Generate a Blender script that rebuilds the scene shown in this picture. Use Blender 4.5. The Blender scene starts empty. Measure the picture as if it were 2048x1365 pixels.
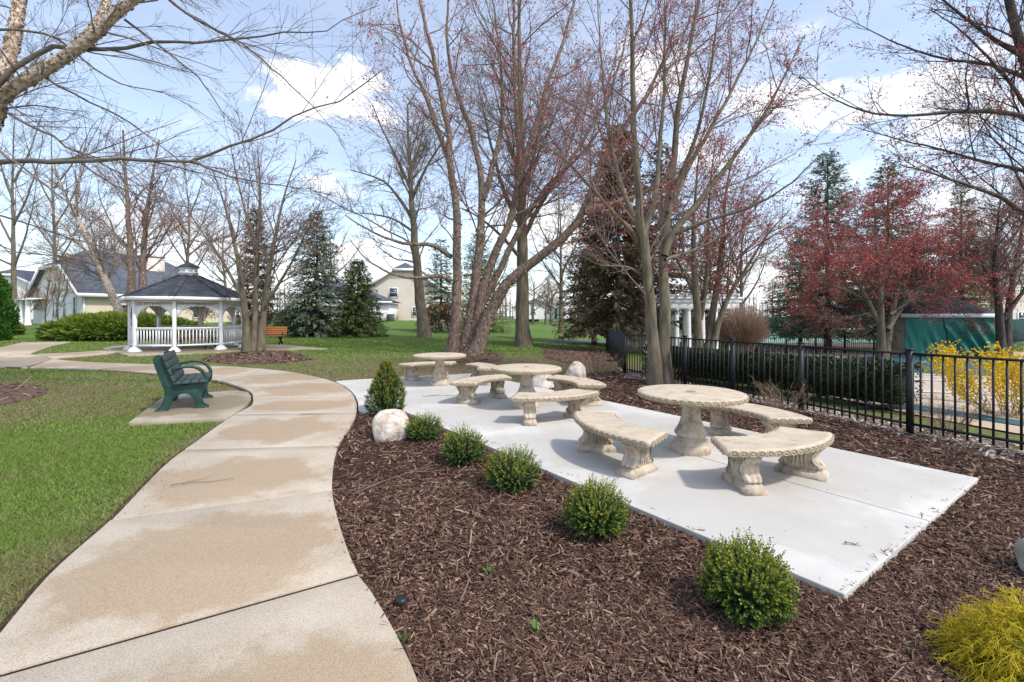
import bpy, bmesh, math, random
import numpy as np
from mathutils import Vector, Matrix
R_ = math.radians
PI = math.pi
random.seed(7)
rng = np.random.default_rng(11)
scene = bpy.context.scene
col = scene.collection

# ------------------------------------------------------------------ camera
EYE, FOC, HOR, CX = 1.54, 916.0, 631.0, 1024.0     # eye height, focal length in photo pixels, horizon row, centre column
cam_d = bpy.data.cameras.new('camera')
cam = bpy.data.objects.new('camera', cam_d)
col.objects.link(cam)
cam.location = (0, 0, EYE)
cam.rotation_euler = (PI / 2, 0, 0)
cam_d.sensor_width = 36.0
cam_d.lens = 36.0 * FOC / 2048.0
cam_d.shift_y = -(682.5 - HOR) / 2048.0
cam_d.clip_start = 0.05
cam_d.clip_end = 2000
scene.camera = cam

# ------------------------------------------------------------------ sky, sun, exposure
SUN_EL, SUN_AZ = R_(50), R_(128)       # azimuth clockwise from +Y (north): sun to the right and a little behind
sun_dir = Vector((math.sin(SUN_AZ) * math.cos(SUN_EL), math.cos(SUN_AZ) * math.cos(SUN_EL), math.sin(SUN_EL)))
world = bpy.data.worlds.new('World')
scene.world = world
world.use_nodes = True
wn, wl = world.node_tree.nodes, world.node_tree.links
wn.clear()
w_out = wn.new('ShaderNodeOutputWorld')
w_bg = wn.new('ShaderNodeBackground')
w_bg.inputs['Strength'].default_value = 0.15
sky = wn.new('ShaderNodeTexSky')
sky.sky_type = 'NISHITA'
sky.sun_disc = False
sky.sun_elevation = SUN_EL
sky.sun_rotation = SUN_AZ
sky.air_density = 1.0
sky.dust_density = 1.3
sky.ozone_density = 1.0
tc = wn.new('ShaderNodeTexCoord')
def wmath(op, a, b=None, c=None, clamp=False):
    n = wn.new('ShaderNodeMath'); n.operation = op; n.use_clamp = clamp
    for i, x in enumerate((a, b, c)):
        if x is None: continue
        if isinstance(x, (int, float)): n.inputs[i].default_value = x
        else: wl.new(x, n.inputs[i])
    return n.outputs[0]
nrm = wn.new('ShaderNodeVectorMath'); nrm.operation = 'NORMALIZE'
wl.new(tc.outputs['Generated'], nrm.inputs[0])
sq = wn.new('ShaderNodeVectorMath'); sq.operation = 'MULTIPLY'
wl.new(nrm.outputs[0], sq.inputs[0]); sq.inputs[1].default_value = (1, 1, 2.3)
nz = wn.new('ShaderNodeTexNoise'); nz.inputs['Scale'].default_value = 3.1
nz.inputs['Detail'].default_value = 9; nz.inputs['Roughness'].default_value = 0.56
wl.new(sq.outputs[0], nz.inputs['Vector'])
dens = wmath('MULTIPLY_ADD', nz.outputs['Fac'], 1.5, -0.93)
sepw = wn.new('ShaderNodeSeparateXYZ'); wl.new(nrm.outputs[0], sepw.inputs[0])
nzv = wn.new('ShaderNodeTexNoise'); nzv.inputs['Scale'].default_value = 7.5; nzv.inputs['Detail'].default_value = 7; nzv.inputs['Roughness'].default_value = .62
wl.new(sq.outputs[0], nzv.inputs['Vector'])
wv = wn.new('ShaderNodeVectorMath'); wv.operation = 'MULTIPLY_ADD'
wl.new(nzv.outputs['Color'], wv.inputs[0]); wv.inputs[1].default_value = (.26, .26, .20); wl.new(nrm.outputs[0], wv.inputs[2])
wv2 = wn.new('ShaderNodeVectorMath'); wv2.operation = 'SUBTRACT'; wl.new(wv.outputs[0], wv2.inputs[0]); wv2.inputs[1].default_value = (.13, .13, .10)
# cumulus banks: where they stand in the sky (column, row of the photo give the bearing), and how wide
for (cu, cv, rad, amp) in ((640, 165, .150, .62), (585, 185, .10, .42), (720, 170, .09, .42), (690, 372, .09, .4), (1290, 150, .15, .4), (1120, 190, .10, .35),
                           (1960, 170, .18, .42), (1800, 190, .11, .32), (1500, 215, .11, .34), (1640, 215, .09, .3), (760, 500, .12, .35), (1150, 430, .2, .3), (1400, 330, .2, .3)):
    d = Vector(((cu - CX) / FOC, 1.0, (HOR - cv) / FOC * 1.0)).normalized()
    sub = wn.new('ShaderNodeVectorMath'); sub.operation = 'SUBTRACT'
    wl.new(wv2.outputs[0], sub.inputs[0]); sub.inputs[1].default_value = d
    scl = wn.new('ShaderNodeVectorMath'); scl.operation = 'MULTIPLY'
    wl.new(sub.outputs[0], scl.inputs[0]); scl.inputs[1].default_value = (1, 1, 2.0)
    ln = wn.new('ShaderNodeVectorMath'); ln.operation = 'LENGTH'; wl.new(scl.outputs[0], ln.inputs[0])
    k = wmath('MULTIPLY_ADD', ln.outputs['Value'], -1.0 / rad, 1.0, clamp=True)
    dens = wmath('MULTIPLY_ADD', k, amp, dens)
low = wmath('MULTIPLY_ADD', sepw.outputs['Z'], -3.0, 1.0, clamp=True)      # the deck of cloud thickens towards the horizon
dens = wmath('MULTIPLY_ADD', low, 0.30, dens)
cmask = wmath('MULTIPLY', wmath('ADD', dens, 0.05), 3.3, clamp=True)
cm2 = wn.new('ShaderNodeMapRange'); cm2.interpolation_type = 'SMOOTHSTEP'; cm2.inputs['To Min'].default_value = .28; cm2.inputs['To Max'].default_value = .97
wl.new(cmask, cm2.inputs['Value'])
hs = wn.new('ShaderNodeHueSaturation'); hs.inputs['Saturation'].default_value = 1.08; hs.inputs['Value'].default_value = 1.0
wl.new(sky.outputs[0], hs.inputs['Color'])
mixw = wn.new('ShaderNodeMix'); mixw.data_type = 'RGBA'
wl.new(cm2.outputs[0], mixw.inputs['Factor'])
wl.new(hs.outputs[0], mixw.inputs['A'])
nz2 = wn.new('ShaderNodeTexNoise'); nz2.inputs['Scale'].default_value = 9; nz2.inputs['Detail'].default_value = 5
wl.new(sq.outputs[0], nz2.inputs['Vector'])
crw = wn.new('ShaderNodeValToRGB')
crw.color_ramp.elements[0].position = .35; crw.color_ramp.elements[0].color = (4.3, 4.45, 4.8, 1)
crw.color_ramp.elements[1].position = .62; crw.color_ramp.elements[1].color = (5.1, 5.1, 5.2, 1)
wl.new(nz2.outputs['Fac'], crw.inputs['Fac'])
wl.new(crw.outputs[0], mixw.inputs['B'])
wl.new(mixw.outputs['Result'], w_bg.inputs['Color'])
wl.new(w_bg.outputs[0], w_out.inputs['Surface'])

sun_l = bpy.data.lights.new('sun', 'SUN')
sun_l.energy = 2.05
sun_l.angle = R_(3.5)
sun_l.color = (1.0, 0.94, 0.86)
sun_o = bpy.data.objects.new('sun', sun_l)
col.objects.link(sun_o)
sun_o.rotation_euler = (-sun_dir).to_track_quat('-Z', 'Y').to_euler()
sun_o.location = (20, -20, 40)
scene.view_settings.view_transform = 'Standard'
scene.view_settings.look = 'None'
scene.view_settings.exposure = 0.86
scene.view_settings.gamma = 1.0
scene.view_settings.use_curve_mapping = False
scene.cycles.max_bounces = 6
scene.cycles.diffuse_bounces = 3
scene.cycles.glossy_bounces = 2
scene.cycles.transparent_max_bounces = 6
scene.cycles.use_denoising = True
scene.render.engine = 'CYCLES'

# ------------------------------------------------------------------ terrain
def S(t):
    t = np.clip(t, 0, 1)
    return t * t * (3 - 2 * t)
def gz(x, y):
    """height of the ground: level round the patio, falling to the pool, rising gently to the far lawns"""
    x = np.asarray(x, float); y = np.asarray(y, float)
    d = (x - 2.97) * .934 + (y - 12.06) * .357
    dip = -0.85 * S((d + 1.5) / 22)
    rise = 0.9 * S((y - 22) / 40) * (1 - S((x - 2) / 14))
    return dip + rise
def P(u, v):
    """point of the ground that stands at column u, row v of the photograph"""
    z = 0.0
    for _ in range(30):
        Z = (EYE - z) * FOC / max(v - HOR, 1.0)
        X = (u - CX) * Z / FOC
        z = 0.5 * z + 0.5 * float(gz(X, Z))
    return (X, Z)
def W(u, v, Z):
    return ((u - CX) * Z / FOC, Z, EYE - (v - HOR) * Z / FOC)

def vnoise(x, y, seed=0):
    x = np.asarray(x, float); y = np.asarray(y, float)
    xi = np.floor(x).astype(np.int64); yi = np.floor(y).astype(np.int64)
    fx = x - xi; fy = y - yi
    fx = fx * fx * (3 - 2 * fx); fy = fy * fy * (3 - 2 * fy)
    def h(a, b):
        n = (a * 374761393 + b * 668265263 + seed * 974711) & 0xffffffff
        n = ((n ^ (n >> 13)) * 1274126177) & 0xffffffff
        return ((n ^ (n >> 16)) & 0xffff) / 65535.0
    return (h(xi, yi) * (1 - fx) + h(xi + 1, yi) * fx) * (1 - fy) + (h(xi, yi + 1) * (1 - fx) + h(xi + 1, yi + 1) * fx) * fy
def fbm(x, y, seed=0, o=4):
    s = 0; a = .5
    for i in range(o):
        s = s + a * vnoise(x * 2 ** i, y * 2 ** i, seed + i * 17); a *= .5
    return s / (1 - .5 ** o)

# ------------------------------------------------------------------ mesh helpers
def tagp(o, label=None, cat=None, group=None, kind=None):
    if label: o['label'] = label
    if cat: o['category'] = cat
    if group: o['group'] = group
    if kind: o['kind'] = kind
    return o
def thing(name, label, cat, loc=(0, 0, 0), rz=0, group=None, scale=None):
    o = bpy.data.objects.new(name, None)
    o.empty_display_size = .2
    col.objects.link(o)
    o.location = loc; o.rotation_euler = (0, 0, rz)
    if scale is not None: o.scale = (scale,) * 3 if isinstance(scale, (int, float)) else scale
    return tagp(o, label, cat, group)
def link(name, me, parent=None, loc=None, rot=None, scale=None):
    o = bpy.data.objects.new(name, me)
    col.objects.link(o)
    if parent is not None: o.parent = parent
    if loc is not None: o.location = loc
    if rot is not None: o.rotation_euler = rot
    if scale is not None: o.scale = scale
    return o
def mesh_np(name, V, quads=None, tris=None, mat=None, smooth=False, attr=None):
    V = np.asarray(V, np.float32).reshape(-1, 3)
    q = np.zeros((0, 4), np.int32) if quads is None else np.asarray(quads, np.int32).reshape(-1, 4)
    t = np.zeros((0, 3), np.int32) if tris is None else np.asarray(tris, np.int32).reshape(-1, 3)
    me = bpy.data.meshes.new(name)
    me.vertices.add(len(V)); me.vertices.foreach_set('co', V.ravel())
    nl = q.size + t.size
    me.loops.add(nl)
    me.loops.foreach_set('vertex_index', np.concatenate([q.ravel(), t.ravel()]).astype(np.int32))
    npoly = len(q) + len(t)
    me.polygons.add(npoly)
    st = np.concatenate([np.arange(len(q)) * 4, q.size + np.arange(len(t)) * 3]).astype(np.int32)
    me.polygons.foreach_set('loop_start', st)
    try:
        me.polygons.foreach_set('loop_total', np.concatenate([np.full(len(q), 4), np.full(len(t), 3)]).astype(np.int32))
    except Exception: pass
    if smooth: me.polygons.foreach_set('use_smooth', np.ones(npoly, bool))
    if attr is not None:
        for k, a in attr.items():
            at = me.attributes.new(k, 'FLOAT', 'POINT')
            at.data.foreach_set('value', np.asarray(a, np.float32).ravel())
    me.update(calc_edges=True)
    if mat is not None: me.materials.append(mat)
    return me

class Geo:
    """collects pieces of one part; build() links them as one mesh object"""
    def __init__(s): s.V = []; s.Q = []; s.T = []; s.n = 0; s.A = []
    def add(s, V, quads=None, tris=None, a=None):
        V = np.asarray(V, float).reshape(-1, 3)
        if quads is not None and len(quads): s.Q.append(np.asarray(quads).reshape(-1, 4) + s.n)
        if tris is not None and len(tris): s.T.append(np.asarray(tris).reshape(-1, 3) + s.n)
        s.V.append(V); s.n += len(V)
        s.A.append(np.zeros(len(V)) if a is None else np.broadcast_to(np.asarray(a, float), (len(V),)))
        return s
    def box(s, c, size, rz=0, M=None):
        x, y, z = (k / 2 for k in size)
        V = np.array([(i * x, j * y, k * z) for k in (-1, 1) for j in (-1, 1) for i in (-1, 1)])
        if M is not None: V = V @ np.array(M.to_3x3()).T
        if rz:
            c_, s_ = math.cos(rz), math.sin(rz)
            V = np.stack([V[:, 0] * c_ - V[:, 1] * s_, V[:, 0] * s_ + V[:, 1] * c_, V[:, 2]], 1)
        return s.add(V + np.array(c), [(0, 2, 3, 1), (4, 5, 7, 6), (0, 1, 5, 4), (2, 6, 7, 3), (0, 4, 6, 2), (1, 3, 7, 5)])
    def bar(s, a, b, w, h, up=(0, 0, 1)):
        a = Vector(a); b = Vector(b); d = b - a; L = d.length; d.normalize()
        side = d.cross(Vector(up))
        if side.length < 1e-4: side = d.cross(Vector((1, 0, 0)))
        side.normalize(); u = side.cross(d)
        V = []
        for p in (a, b):
            for (i, j) in ((-1, -1), (1, -1), (1, 1), (-1, 1)):
                V.append(p + side * (i * w / 2) + u * (j * h / 2))
        return s.add([tuple(v) for v in V], [(3, 2, 1, 0), (4, 5, 6, 7), (0, 1, 5, 4), (1, 2, 6, 5), (2, 3, 7, 6), (3, 0, 4, 7)])
    def tube(s, pts, r, k=8, caps=True):
        pts = np.asarray(pts, float); n = len(pts)
        r = np.broadcast_to(np.asarray(r, float), (n,))
        V, Q = rings(pts[None], r[None], k)
        T = []
        if caps:
            T = [(0, i + 1, i) for i in range(1, k - 1)]
            b = (n - 1) * k
            T += [(b, b + i, b + i + 1) for i in range(1, k - 1)]
        return s.add(V, Q, T)
    def lathe(s, prof, n=24, c=(0, 0, 0), fn=None):
        prof = np.asarray(prof, float); m = len(prof)
        th = np.arange(n) / n * 2 * PI
        rr = np.repeat(prof[:, 0][:, None], n, 1)
        if fn is not None: rr = rr * fn(th[None, :], prof[:, 1][:, None])
        V = np.stack([rr * np.cos(th), rr * np.sin(th), np.repeat(prof[:, 1][:, None], n, 1)], 2).reshape(-1, 3) + np.array(c)
        i = np.arange(m - 1)[:, None] * n; j = np.arange(n)[None, :]; jn = (j + 1) % n
        Q = np.stack([i + j, i + jn, i + n + jn, i + n + j], 2).reshape(-1, 4)
        return s.add(V, Q)
    def prism(s, poly, z0, z1):
        """upright prism over a 2-D polygon (any outline)"""
        from mathutils.geometry import tessellate_polygon
        n = len(poly)
        V = [(x, y, z0) for x, y in poly] + [(x, y, z1) for x, y in poly]
        tr = tessellate_polygon([[Vector((x, y, 0)) for x, y in poly]])
        area = sum(poly[i][0] * poly[(i + 1) % n][1] - poly[(i + 1) % n][0] * poly[i][1] for i in range(n))
        T = []
        for t in tr:
            a = [poly[i] for i in t]
            ar = (a[1][0] - a[0][0]) * (a[2][1] - a[0][1]) - (a[2][0] - a[0][0]) * (a[1][1] - a[0][1])
            t = tuple(t) if ar > 0 else tuple(reversed(t))
            T.append(tuple(i + n for i in t)); T.append(tuple(reversed(t)))
        Q = [((i, (i + 1) % n, n + (i + 1) % n, n + i) if area > 0 else ((i + 1) % n, i, n + i, n + (i + 1) % n)) for i in range(n)]
        return s.add(V, Q, T)
    def xform(s, M, start=0):
        A = np.array(M)
        for i in range(start, len(s.V)):
            s.V[i] = s.V[i] @ A[:3, :3].T + A[:3, 3]
        return s
    def mesh(s, name, mat, smooth=False, attr=None):
        V = np.concatenate(s.V)
        return mesh_np(name, V, np.concatenate(s.Q) if s.Q else None, np.concatenate(s.T) if s.T else None, mat, smooth,
                       {attr: np.concatenate(s.A)} if attr else None)
    def build(s, name, mat, parent=None, smooth=False, attr=None, bevel=0, loc=None, rot=None):
        o = link(name, s.mesh(name, mat, smooth, attr), parent, loc, rot)
        if bevel:
            m = o.modifiers.new('bevel', 'BEVEL'); m.width = bevel; m.segments = 2; m.limit_method = 'ANGLE'; m.angle_limit = R_(35)
        return o

def rings(Pts, Rad, k):
    """tubes round a batch of polylines: Pts (B,n,3), Rad (B,n) -> vertices, quads"""
    B, n, _ = Pts.shape
    T = np.empty_like(Pts)
    T[:, 1:-1] = Pts[:, 2:] - Pts[:, :-2]; T[:, 0] = Pts[:, 1] - Pts[:, 0]; T[:, -1] = Pts[:, -1] - Pts[:, -2]
    T /= np.linalg.norm(T, axis=2, keepdims=True) + 1e-9
    mean = Pts[:, -1] - Pts[:, 0]; mean /= np.linalg.norm(mean, axis=1, keepdims=True) + 1e-9
    ref = np.where(np.abs(mean[:, 2:3]) < .8, np.array([[0, 0, 1.]]), np.array([[1., 0, 0]]))
    U = np.cross(T, ref[:, None, :]); U /= np.linalg.norm(U, axis=2, keepdims=True) + 1e-9
    Vv = np.cross(T, U)
    a = np.arange(k) / k * 2 * PI
    X = Pts[:, :, None, :] + Rad[:, :, None, None] * (np.cos(a)[None, None, :, None] * U[:, :, None, :] + np.sin(a)[None, None, :, None] * Vv[:, :, None, :])
    b = (np.arange(B) * n * k)[:, None, None]; i = (np.arange(n - 1) * k)[None, :, None]; j = np.arange(k)[None, None, :]; jn = (j + 1) % k
    Q = np.stack([b + i + j, b + i + k + j, b + i + k + jn, b + i + jn], 3).reshape(-1, 4)
    return X.reshape(-1, 3), Q

def catmull(pts, m):
    """m points evenly spaced along a smooth curve through pts"""
    p = np.asarray(pts, float)
    q = np.vstack([2 * p[0] - p[1], p, 2 * p[-1] - p[-2]])
    out = []
    for i in range(1, len(q) - 2):
        t = np.linspace(0, 1, 12, endpoint=False)[:, None]
        a, b, c, d = q[i - 1], q[i], q[i + 1], q[i + 2]
        out.append(.5 * ((2 * b) + (-a + c) * t + (2 * a - 5 * b + 4 * c - d) * t ** 2 + (-a + 3 * b - 3 * c + d) * t ** 3))
    out.append(p[-1][None])
    out = np.concatenate(out)
    s = np.concatenate([[0], np.cumsum(np.linalg.norm(np.diff(out, axis=0), axis=1))])
    u = np.linspace(0, s[-1], m)
    return np.stack([np.interp(u, s, out[:, j]) for j in range(out.shape[1])], 1)

def inside(x, y, poly):
    x = np.asarray(x); y = np.asarray(y); c = np.zeros(x.shape, bool); n = len(poly)
    for i in range(n):
        x0, y0 = poly[i]; x1, y1 = poly[(i + 1) % n]
        if y0 == y1: continue
        m = ((y0 > y) != (y1 > y)) & (x < (x1 - x0) * (y - y0) / (y1 - y0) + x0)
        c ^= m
    return c
def drape(name, poly, off, mat, step=1.0, kind='structure', thick=0.0, smooth=True, label=None, cat=None):
    """a sheet over the terrain with the outline poly"""
    bm = bmesh.new()
    vs = [bm.verts.new((x, y, 0)) for x, y in poly]
    f = bm.faces.new(vs)
    bmesh.ops.triangulate(bm, faces=bm.faces[:])
    xs = [p[0] for p in poly]; ys = [p[1] for p in poly]
    for ax, lo, hi in ((0, min(xs), max(xs)), (1, min(ys), max(ys))):
        k = math.floor(lo / step) + 1
        while k * step < hi:
            co = [0, 0, 0]; co[ax] = k * step; no = [0, 0, 0]; no[ax] = 1
            bmesh.ops.bisect_plane(bm, geom=bm.verts[:] + bm.edges[:] + bm.faces[:], plane_co=co, plane_no=no)
            k += 1
    bm.normal_update()
    for f in bm.faces:
        if f.normal.z < 0: f.normal_flip()
    for v in bm.verts: v.co.z = float(gz(v.co.x, v.co.y)) + off
    me = bpy.data.meshes.new(name); bm.to_mesh(me); bm.free()
    if smooth:
        for p_ in me.polygons: p_.use_smooth = True
    me.materials.append(mat)
    o = link(name, me)
    return tagp(o, label, cat, None, kind)

# ------------------------------------------------------------------ materials
def nt(name):
    m = bpy.data.materials.new(name); m.use_nodes = True
    n, l = m.node_tree.nodes, m.node_tree.links
    return m, n, l, n['Principled BSDF']
def ramp(n, cols, pos=None):
    r = n.new('ShaderNodeValToRGB'); e = r.color_ramp.elements
    k = len(cols)
    pos = pos or [i / (k - 1) if k > 1 else 0 for i in range(k)]
    while len(e) < k: e.new(.5)
    for i in range(k):
        e[i].position = pos[i]; e[i].color = (*cols[i], 1)
    return r
def Mt(name, cols, scale=6, detail=6, rough=.85, bump=0, bscale=30, island=False, spec=.25, vary=True, stretch=(1, 1, 1), pos=None, isl_mix=.6, attr=None, attr_cols=None, trans=0, metallic=0):
    """noise-coloured procedural material; island: every loose piece takes a tone of its own; attr: a second tone that follows a mesh attribute"""
    m, n, l, b = nt(name)
    t = n.new('ShaderNodeTexCoord'); vec = t.outputs['Object']
    if vary:
        oi = n.new('ShaderNodeObjectInfo'); ad = n.new('ShaderNodeVectorMath'); ad.operation = 'ADD'
        cmb = n.new('ShaderNodeVectorMath'); cmb.operation = 'SCALE'; cmb.inputs[0].default_value = (17, 31, 23)
        l.new(oi.outputs['Random'], cmb.inputs['Scale']); l.new(vec, ad.inputs[0]); l.new(cmb.outputs[0], ad.inputs[1]); vec = ad.outputs[0]
    mp = n.new('ShaderNodeMapping'); mp.inputs['Scale'].default_value = stretch
    l.new(vec, mp.inputs[0]); vec = mp.outputs[0]
    nz = n.new('ShaderNodeTexNoise'); nz.inputs['Scale'].default_value = scale; nz.inputs['Detail'].default_value = detail
    nz.inputs['Roughness'].default_value = .6
    l.new(vec, nz.inputs['Vector'])
    fac = nz.outputs['Fac']
    if island:
        g = n.new('ShaderNodeNewGeometry'); mx = n.new('ShaderNodeMix')
        mx.inputs['Factor'].default_value = isl_mix
        l.new(fac, mx.inputs['A']); l.new(g.outputs['Random Per Island'], mx.inputs['B']); fac = mx.outputs['Result']
    else:
        mr = n.new('ShaderNodeMapRange'); mr.inputs['From Min'].default_value = .28; mr.inputs['From Max'].default_value = .72
        l.new(fac, mr.inputs['Value']); fac = mr.outputs[0]
    r = ramp(n, cols, pos); l.new(fac, r.inputs['Fac']); c = r.outputs['Color']
    if attr:
        at = n.new('ShaderNodeAttribute'); at.attribute_name = attr
        r2 = ramp(n, attr_cols); l.new(fac, r2.inputs['Fac'])
        mx = n.new('ShaderNodeMix'); mx.data_type = 'RGBA'
        l.new(at.outputs['Fac'], mx.inputs['Factor']); l.new(c, mx.inputs['A']); l.new(r2.outputs['Color'], mx.inputs['B']); c = mx.outputs['Result']
    l.new(c, b.inputs['Base Color'])
    b.inputs['Roughness'].default_value = rough
    b.inputs['Specular IOR Level'].default_value = spec
    b.inputs['Metallic'].default_value = metallic
    if trans:
        tr = n.new('ShaderNodeBsdfTranslucent'); l.new(c, tr.inputs['Color'])
        ms = n.new('ShaderNodeMixShader'); ms.inputs[0].default_value = trans
        l.new(b.outputs[0], ms.inputs[1]); l.new(tr.outputs[0], ms.inputs[2])
        l.new(ms.outputs[0], n['Material Output'].inputs['Surface'])
    if bump:
        bz = n.new('ShaderNodeTexNoise'); bz.inputs['Scale'].default_value = bscale; bz.inputs['Detail'].default_value = 5
        l.new(vec, bz.inputs['Vector'])
        bp = n.new('ShaderNodeBump'); bp.inputs['Strength'].default_value = bump; bp.inputs['Distance'].default_value = .02
        l.new(bz.outputs['Fac'], bp.inputs['Height']); l.new(bp.outputs[0], b.inputs['Normal'])
    return m

def siding(name, c1, c2, pitch=.12):
    """clapboard: courses with a shallow step at every pitch"""
    m, n, l, b = nt(name)
    t = n.new('ShaderNodeTexCoord'); sp = n.new('ShaderNodeSeparateXYZ'); l.new(t.outputs['Object'], sp.inputs[0])
    d = n.new('ShaderNodeMath'); d.operation = 'DIVIDE'; d.inputs[1].default_value = pitch; l.new(sp.outputs['Z'], d.inputs[0])
    f = n.new('ShaderNodeMath'); f.operation = 'FRACT'; l.new(d.outputs[0], f.inputs[0])
    nz = n.new('ShaderNodeTexNoise'); nz.inputs['Scale'].default_value = .8; l.new(t.outputs['Object'], nz.inputs['Vector'])
    r = ramp(n, [c1, c2], [.35, .65]); l.new(nz.outputs['Fac'], r.inputs['Fac'])
    l.new(r.outputs['Color'], b.inputs['Base Color'])
    bp = n.new('ShaderNodeBump'); bp.inputs['Strength'].default_value = .3; bp.inputs['Distance'].default_value = .04; bp.invert = True
    l.new(f.outputs[0], bp.inputs['Height']); l.new(bp.outputs[0], b.inputs['Normal'])
    b.inputs['Roughness'].default_value = .6; b.inputs['Specular IOR Level'].default_value = .25
    return m
def shingle(name, cols, sx=3.2, sz=7):
    m, n, l, b = nt(name)
    t = n.new('ShaderNodeTexCoord')
    br = n.new('ShaderNodeTexBrick'); br.inputs['Scale'].default_value = 1
    br.inputs['Brick Width'].default_value = 1 / sx; br.inputs['Row Height'].default_value = 1 / sz; br.inputs['Mortar Size'].default_value = .004
    br.inputs['Color1'].default_value = (*cols[0], 1); br.inputs['Color2'].default_value = (*cols[1], 1); br.inputs['Mortar'].default_value = (*cols[2], 1)
    sp = n.new('ShaderNodeSeparateXYZ'); l.new(t.outputs['Object'], sp.inputs[0])
    cb = n.new('ShaderNodeCombineXYZ')
    ad = n.new('ShaderNodeMath'); ad.operation = 'ADD'; l.new(sp.outputs['X'], ad.inputs[0]); l.new(sp.outputs['Y'], ad.inputs[1])
    l.new(ad.outputs[0], cb.inputs['X']); l.new(sp.outputs['Z'], cb.inputs['Y'])
    l.new(cb.outputs[0], br.inputs['Vector'])
    nz = n.new('ShaderNodeTexNoise'); nz.inputs['Scale'].default_value = 3; l.new(t.outputs['Object'], nz.inputs['Vector'])
    mx = n.new('ShaderNodeMix'); mx.data_type = 'RGBA'; mx.blend_type = 'MULTIPLY'; mx.inputs['Factor'].default_value = .55
    r = ramp(n, [(.5, .5, .5), (1.25, 1.25, 1.25)], [.3, .7]); l.new(nz.outputs['Fac'], r.inputs['Fac'])
    l.new(br.outputs['Color'], mx.inputs['A']); l.new(r.outputs['Color'], mx.inputs['B']); l.new(mx.outputs['Result'], b.inputs['Base Color'])
    b.inputs['Roughness'].default_value = .9
    return m

def concrete(name, base, light, stain, stain_amt, speck):
    """broom-finished slab; the damp stain keeps to the middle of each slab, with a ragged edge"""
    m, n, l, b = nt(name)
    t = n.new('ShaderNodeTexCoord'); oi = n.new('ShaderNodeObjectInfo')
    geo = n.new('ShaderNodeNewGeometry')
    nz = n.new('ShaderNodeTexNoise'); nz.inputs['Scale'].default_value = 1.6; nz.inputs['Detail'].default_value = 7; nz.inputs['Roughness'].default_value = .62
    l.new(geo.outputs['Position'], nz.inputs['Vector'])
    r = ramp(n, [base, light], [.35, .65]); l.new(nz.outputs['Fac'], r.inputs['Fac'])
    fine = n.new('ShaderNodeTexNoise'); fine.inputs['Scale'].default_value = 160; fine.inputs['Detail'].default_value = 3; l.new(geo.outputs['Position'], fine.inputs['Vector'])
    rf = ramp(n, [(1 - speck,) * 3, (1 + speck * .5,) * 3], [.35, .6]); l.new(fine.outputs['Fac'], rf.inputs['Fac'])
    # stain
    sb = n.new('ShaderNodeVectorMath'); sb.operation = 'SUBTRACT'; l.new(t.outputs['Generated'], sb.inputs[0]); sb.inputs[1].default_value = (.52, .46, .5)
    fl = n.new('ShaderNodeVectorMath'); fl.operation = 'MULTIPLY'; l.new(sb.outputs[0], fl.inputs[0]); fl.inputs[1].default_value = (1, 1.15, 0)
    ln = n.new('ShaderNodeVectorMath'); ln.operation = 'LENGTH'; l.new(fl.outputs[0], ln.inputs[0])
    nz3 = n.new('ShaderNodeTexNoise'); nz3.inputs['Scale'].default_value = 1.9; nz3.inputs['Detail'].default_value = 8; nz3.inputs['Roughness'].default_value = .65
    l.new(geo.outputs['Position'], nz3.inputs['Vector'])
    a1 = n.new('ShaderNodeMath'); a1.operation = 'MULTIPLY_ADD'; l.new(nz3.outputs['Fac'], a1.inputs[0]); a1.inputs[1].default_value = -.75; l.new(ln.outputs['Value'], a1.inputs[2])
    mr = n.new('ShaderNodeMapRange'); mr.interpolation_type = 'SMOOTHSTEP'
    mr.inputs['From Min'].default_value = .045; mr.inputs['From Max'].default_value = -.085; l.new(a1.outputs[0], mr.inputs['Value'])
    sm = n.new('ShaderNodeMath'); sm.operation = 'MULTIPLY'; sm.inputs[1].default_value = stain_amt; l.new(mr.outputs[0], sm.inputs[0])
    mx = n.new('ShaderNodeMix'); mx.data_type = 'RGBA'; l.new(sm.outputs[0], mx.inputs['Factor']); l.new(r.outputs['Color'], mx.inputs['A']); mx.inputs['B'].default_value = (*stain, 1)
    m2 = n.new('ShaderNodeMix'); m2.data_type = 'RGBA'; m2.blend_type = 'MULTIPLY'; m2.inputs['Factor'].default_value = 1
    l.new(mx.outputs['Result'], m2.inputs['A']); l.new(rf.outputs['Color'], m2.inputs['B'])
    # small dark dirt flecks
    vo = n.new('ShaderNodeTexNoise'); vo.inputs['Scale'].default_value = 9; vo.inputs['Detail'].default_value = 8; vo.inputs['Roughness'].default_value = .75; l.new(geo.outputs['Position'], vo.inputs['Vector'])
    rd = ramp(n, [(1, 1, 1), (.62, .56, .5)], [.68, .76]); l.new(vo.outputs['Fac'], rd.inputs['Fac'])
    m3 = n.new('ShaderNodeMix'); m3.data_type = 'RGBA'; m3.blend_type = 'MULTIPLY'; m3.inputs['Factor'].default_value = 1
    l.new(m2.outputs['Result'], m3.inputs['A']); l.new(rd.outputs['Color'], m3.inputs['B'])
    l.new(m3.outputs['Result'], b.inputs['Base Color'])
    rr = n.new('ShaderNodeMapRange'); rr.inputs['To Min'].default_value = .9; rr.inputs['To Max'].default_value = .62; l.new(sm.outputs[0], rr.inputs['Value']); l.new(rr.outputs[0], b.inputs['Roughness'])
    b.inputs['Specular IOR Level'].default_value = .25
    bp = n.new('ShaderNodeBump'); bp.inputs['Strength'].default_value = .22; bp.inputs['Distance'].default_value = .006
    l.new(fine.outputs['Fac'], bp.inputs['Height']); l.new(bp.outputs[0], b.inputs['Normal'])
    return m

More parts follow.
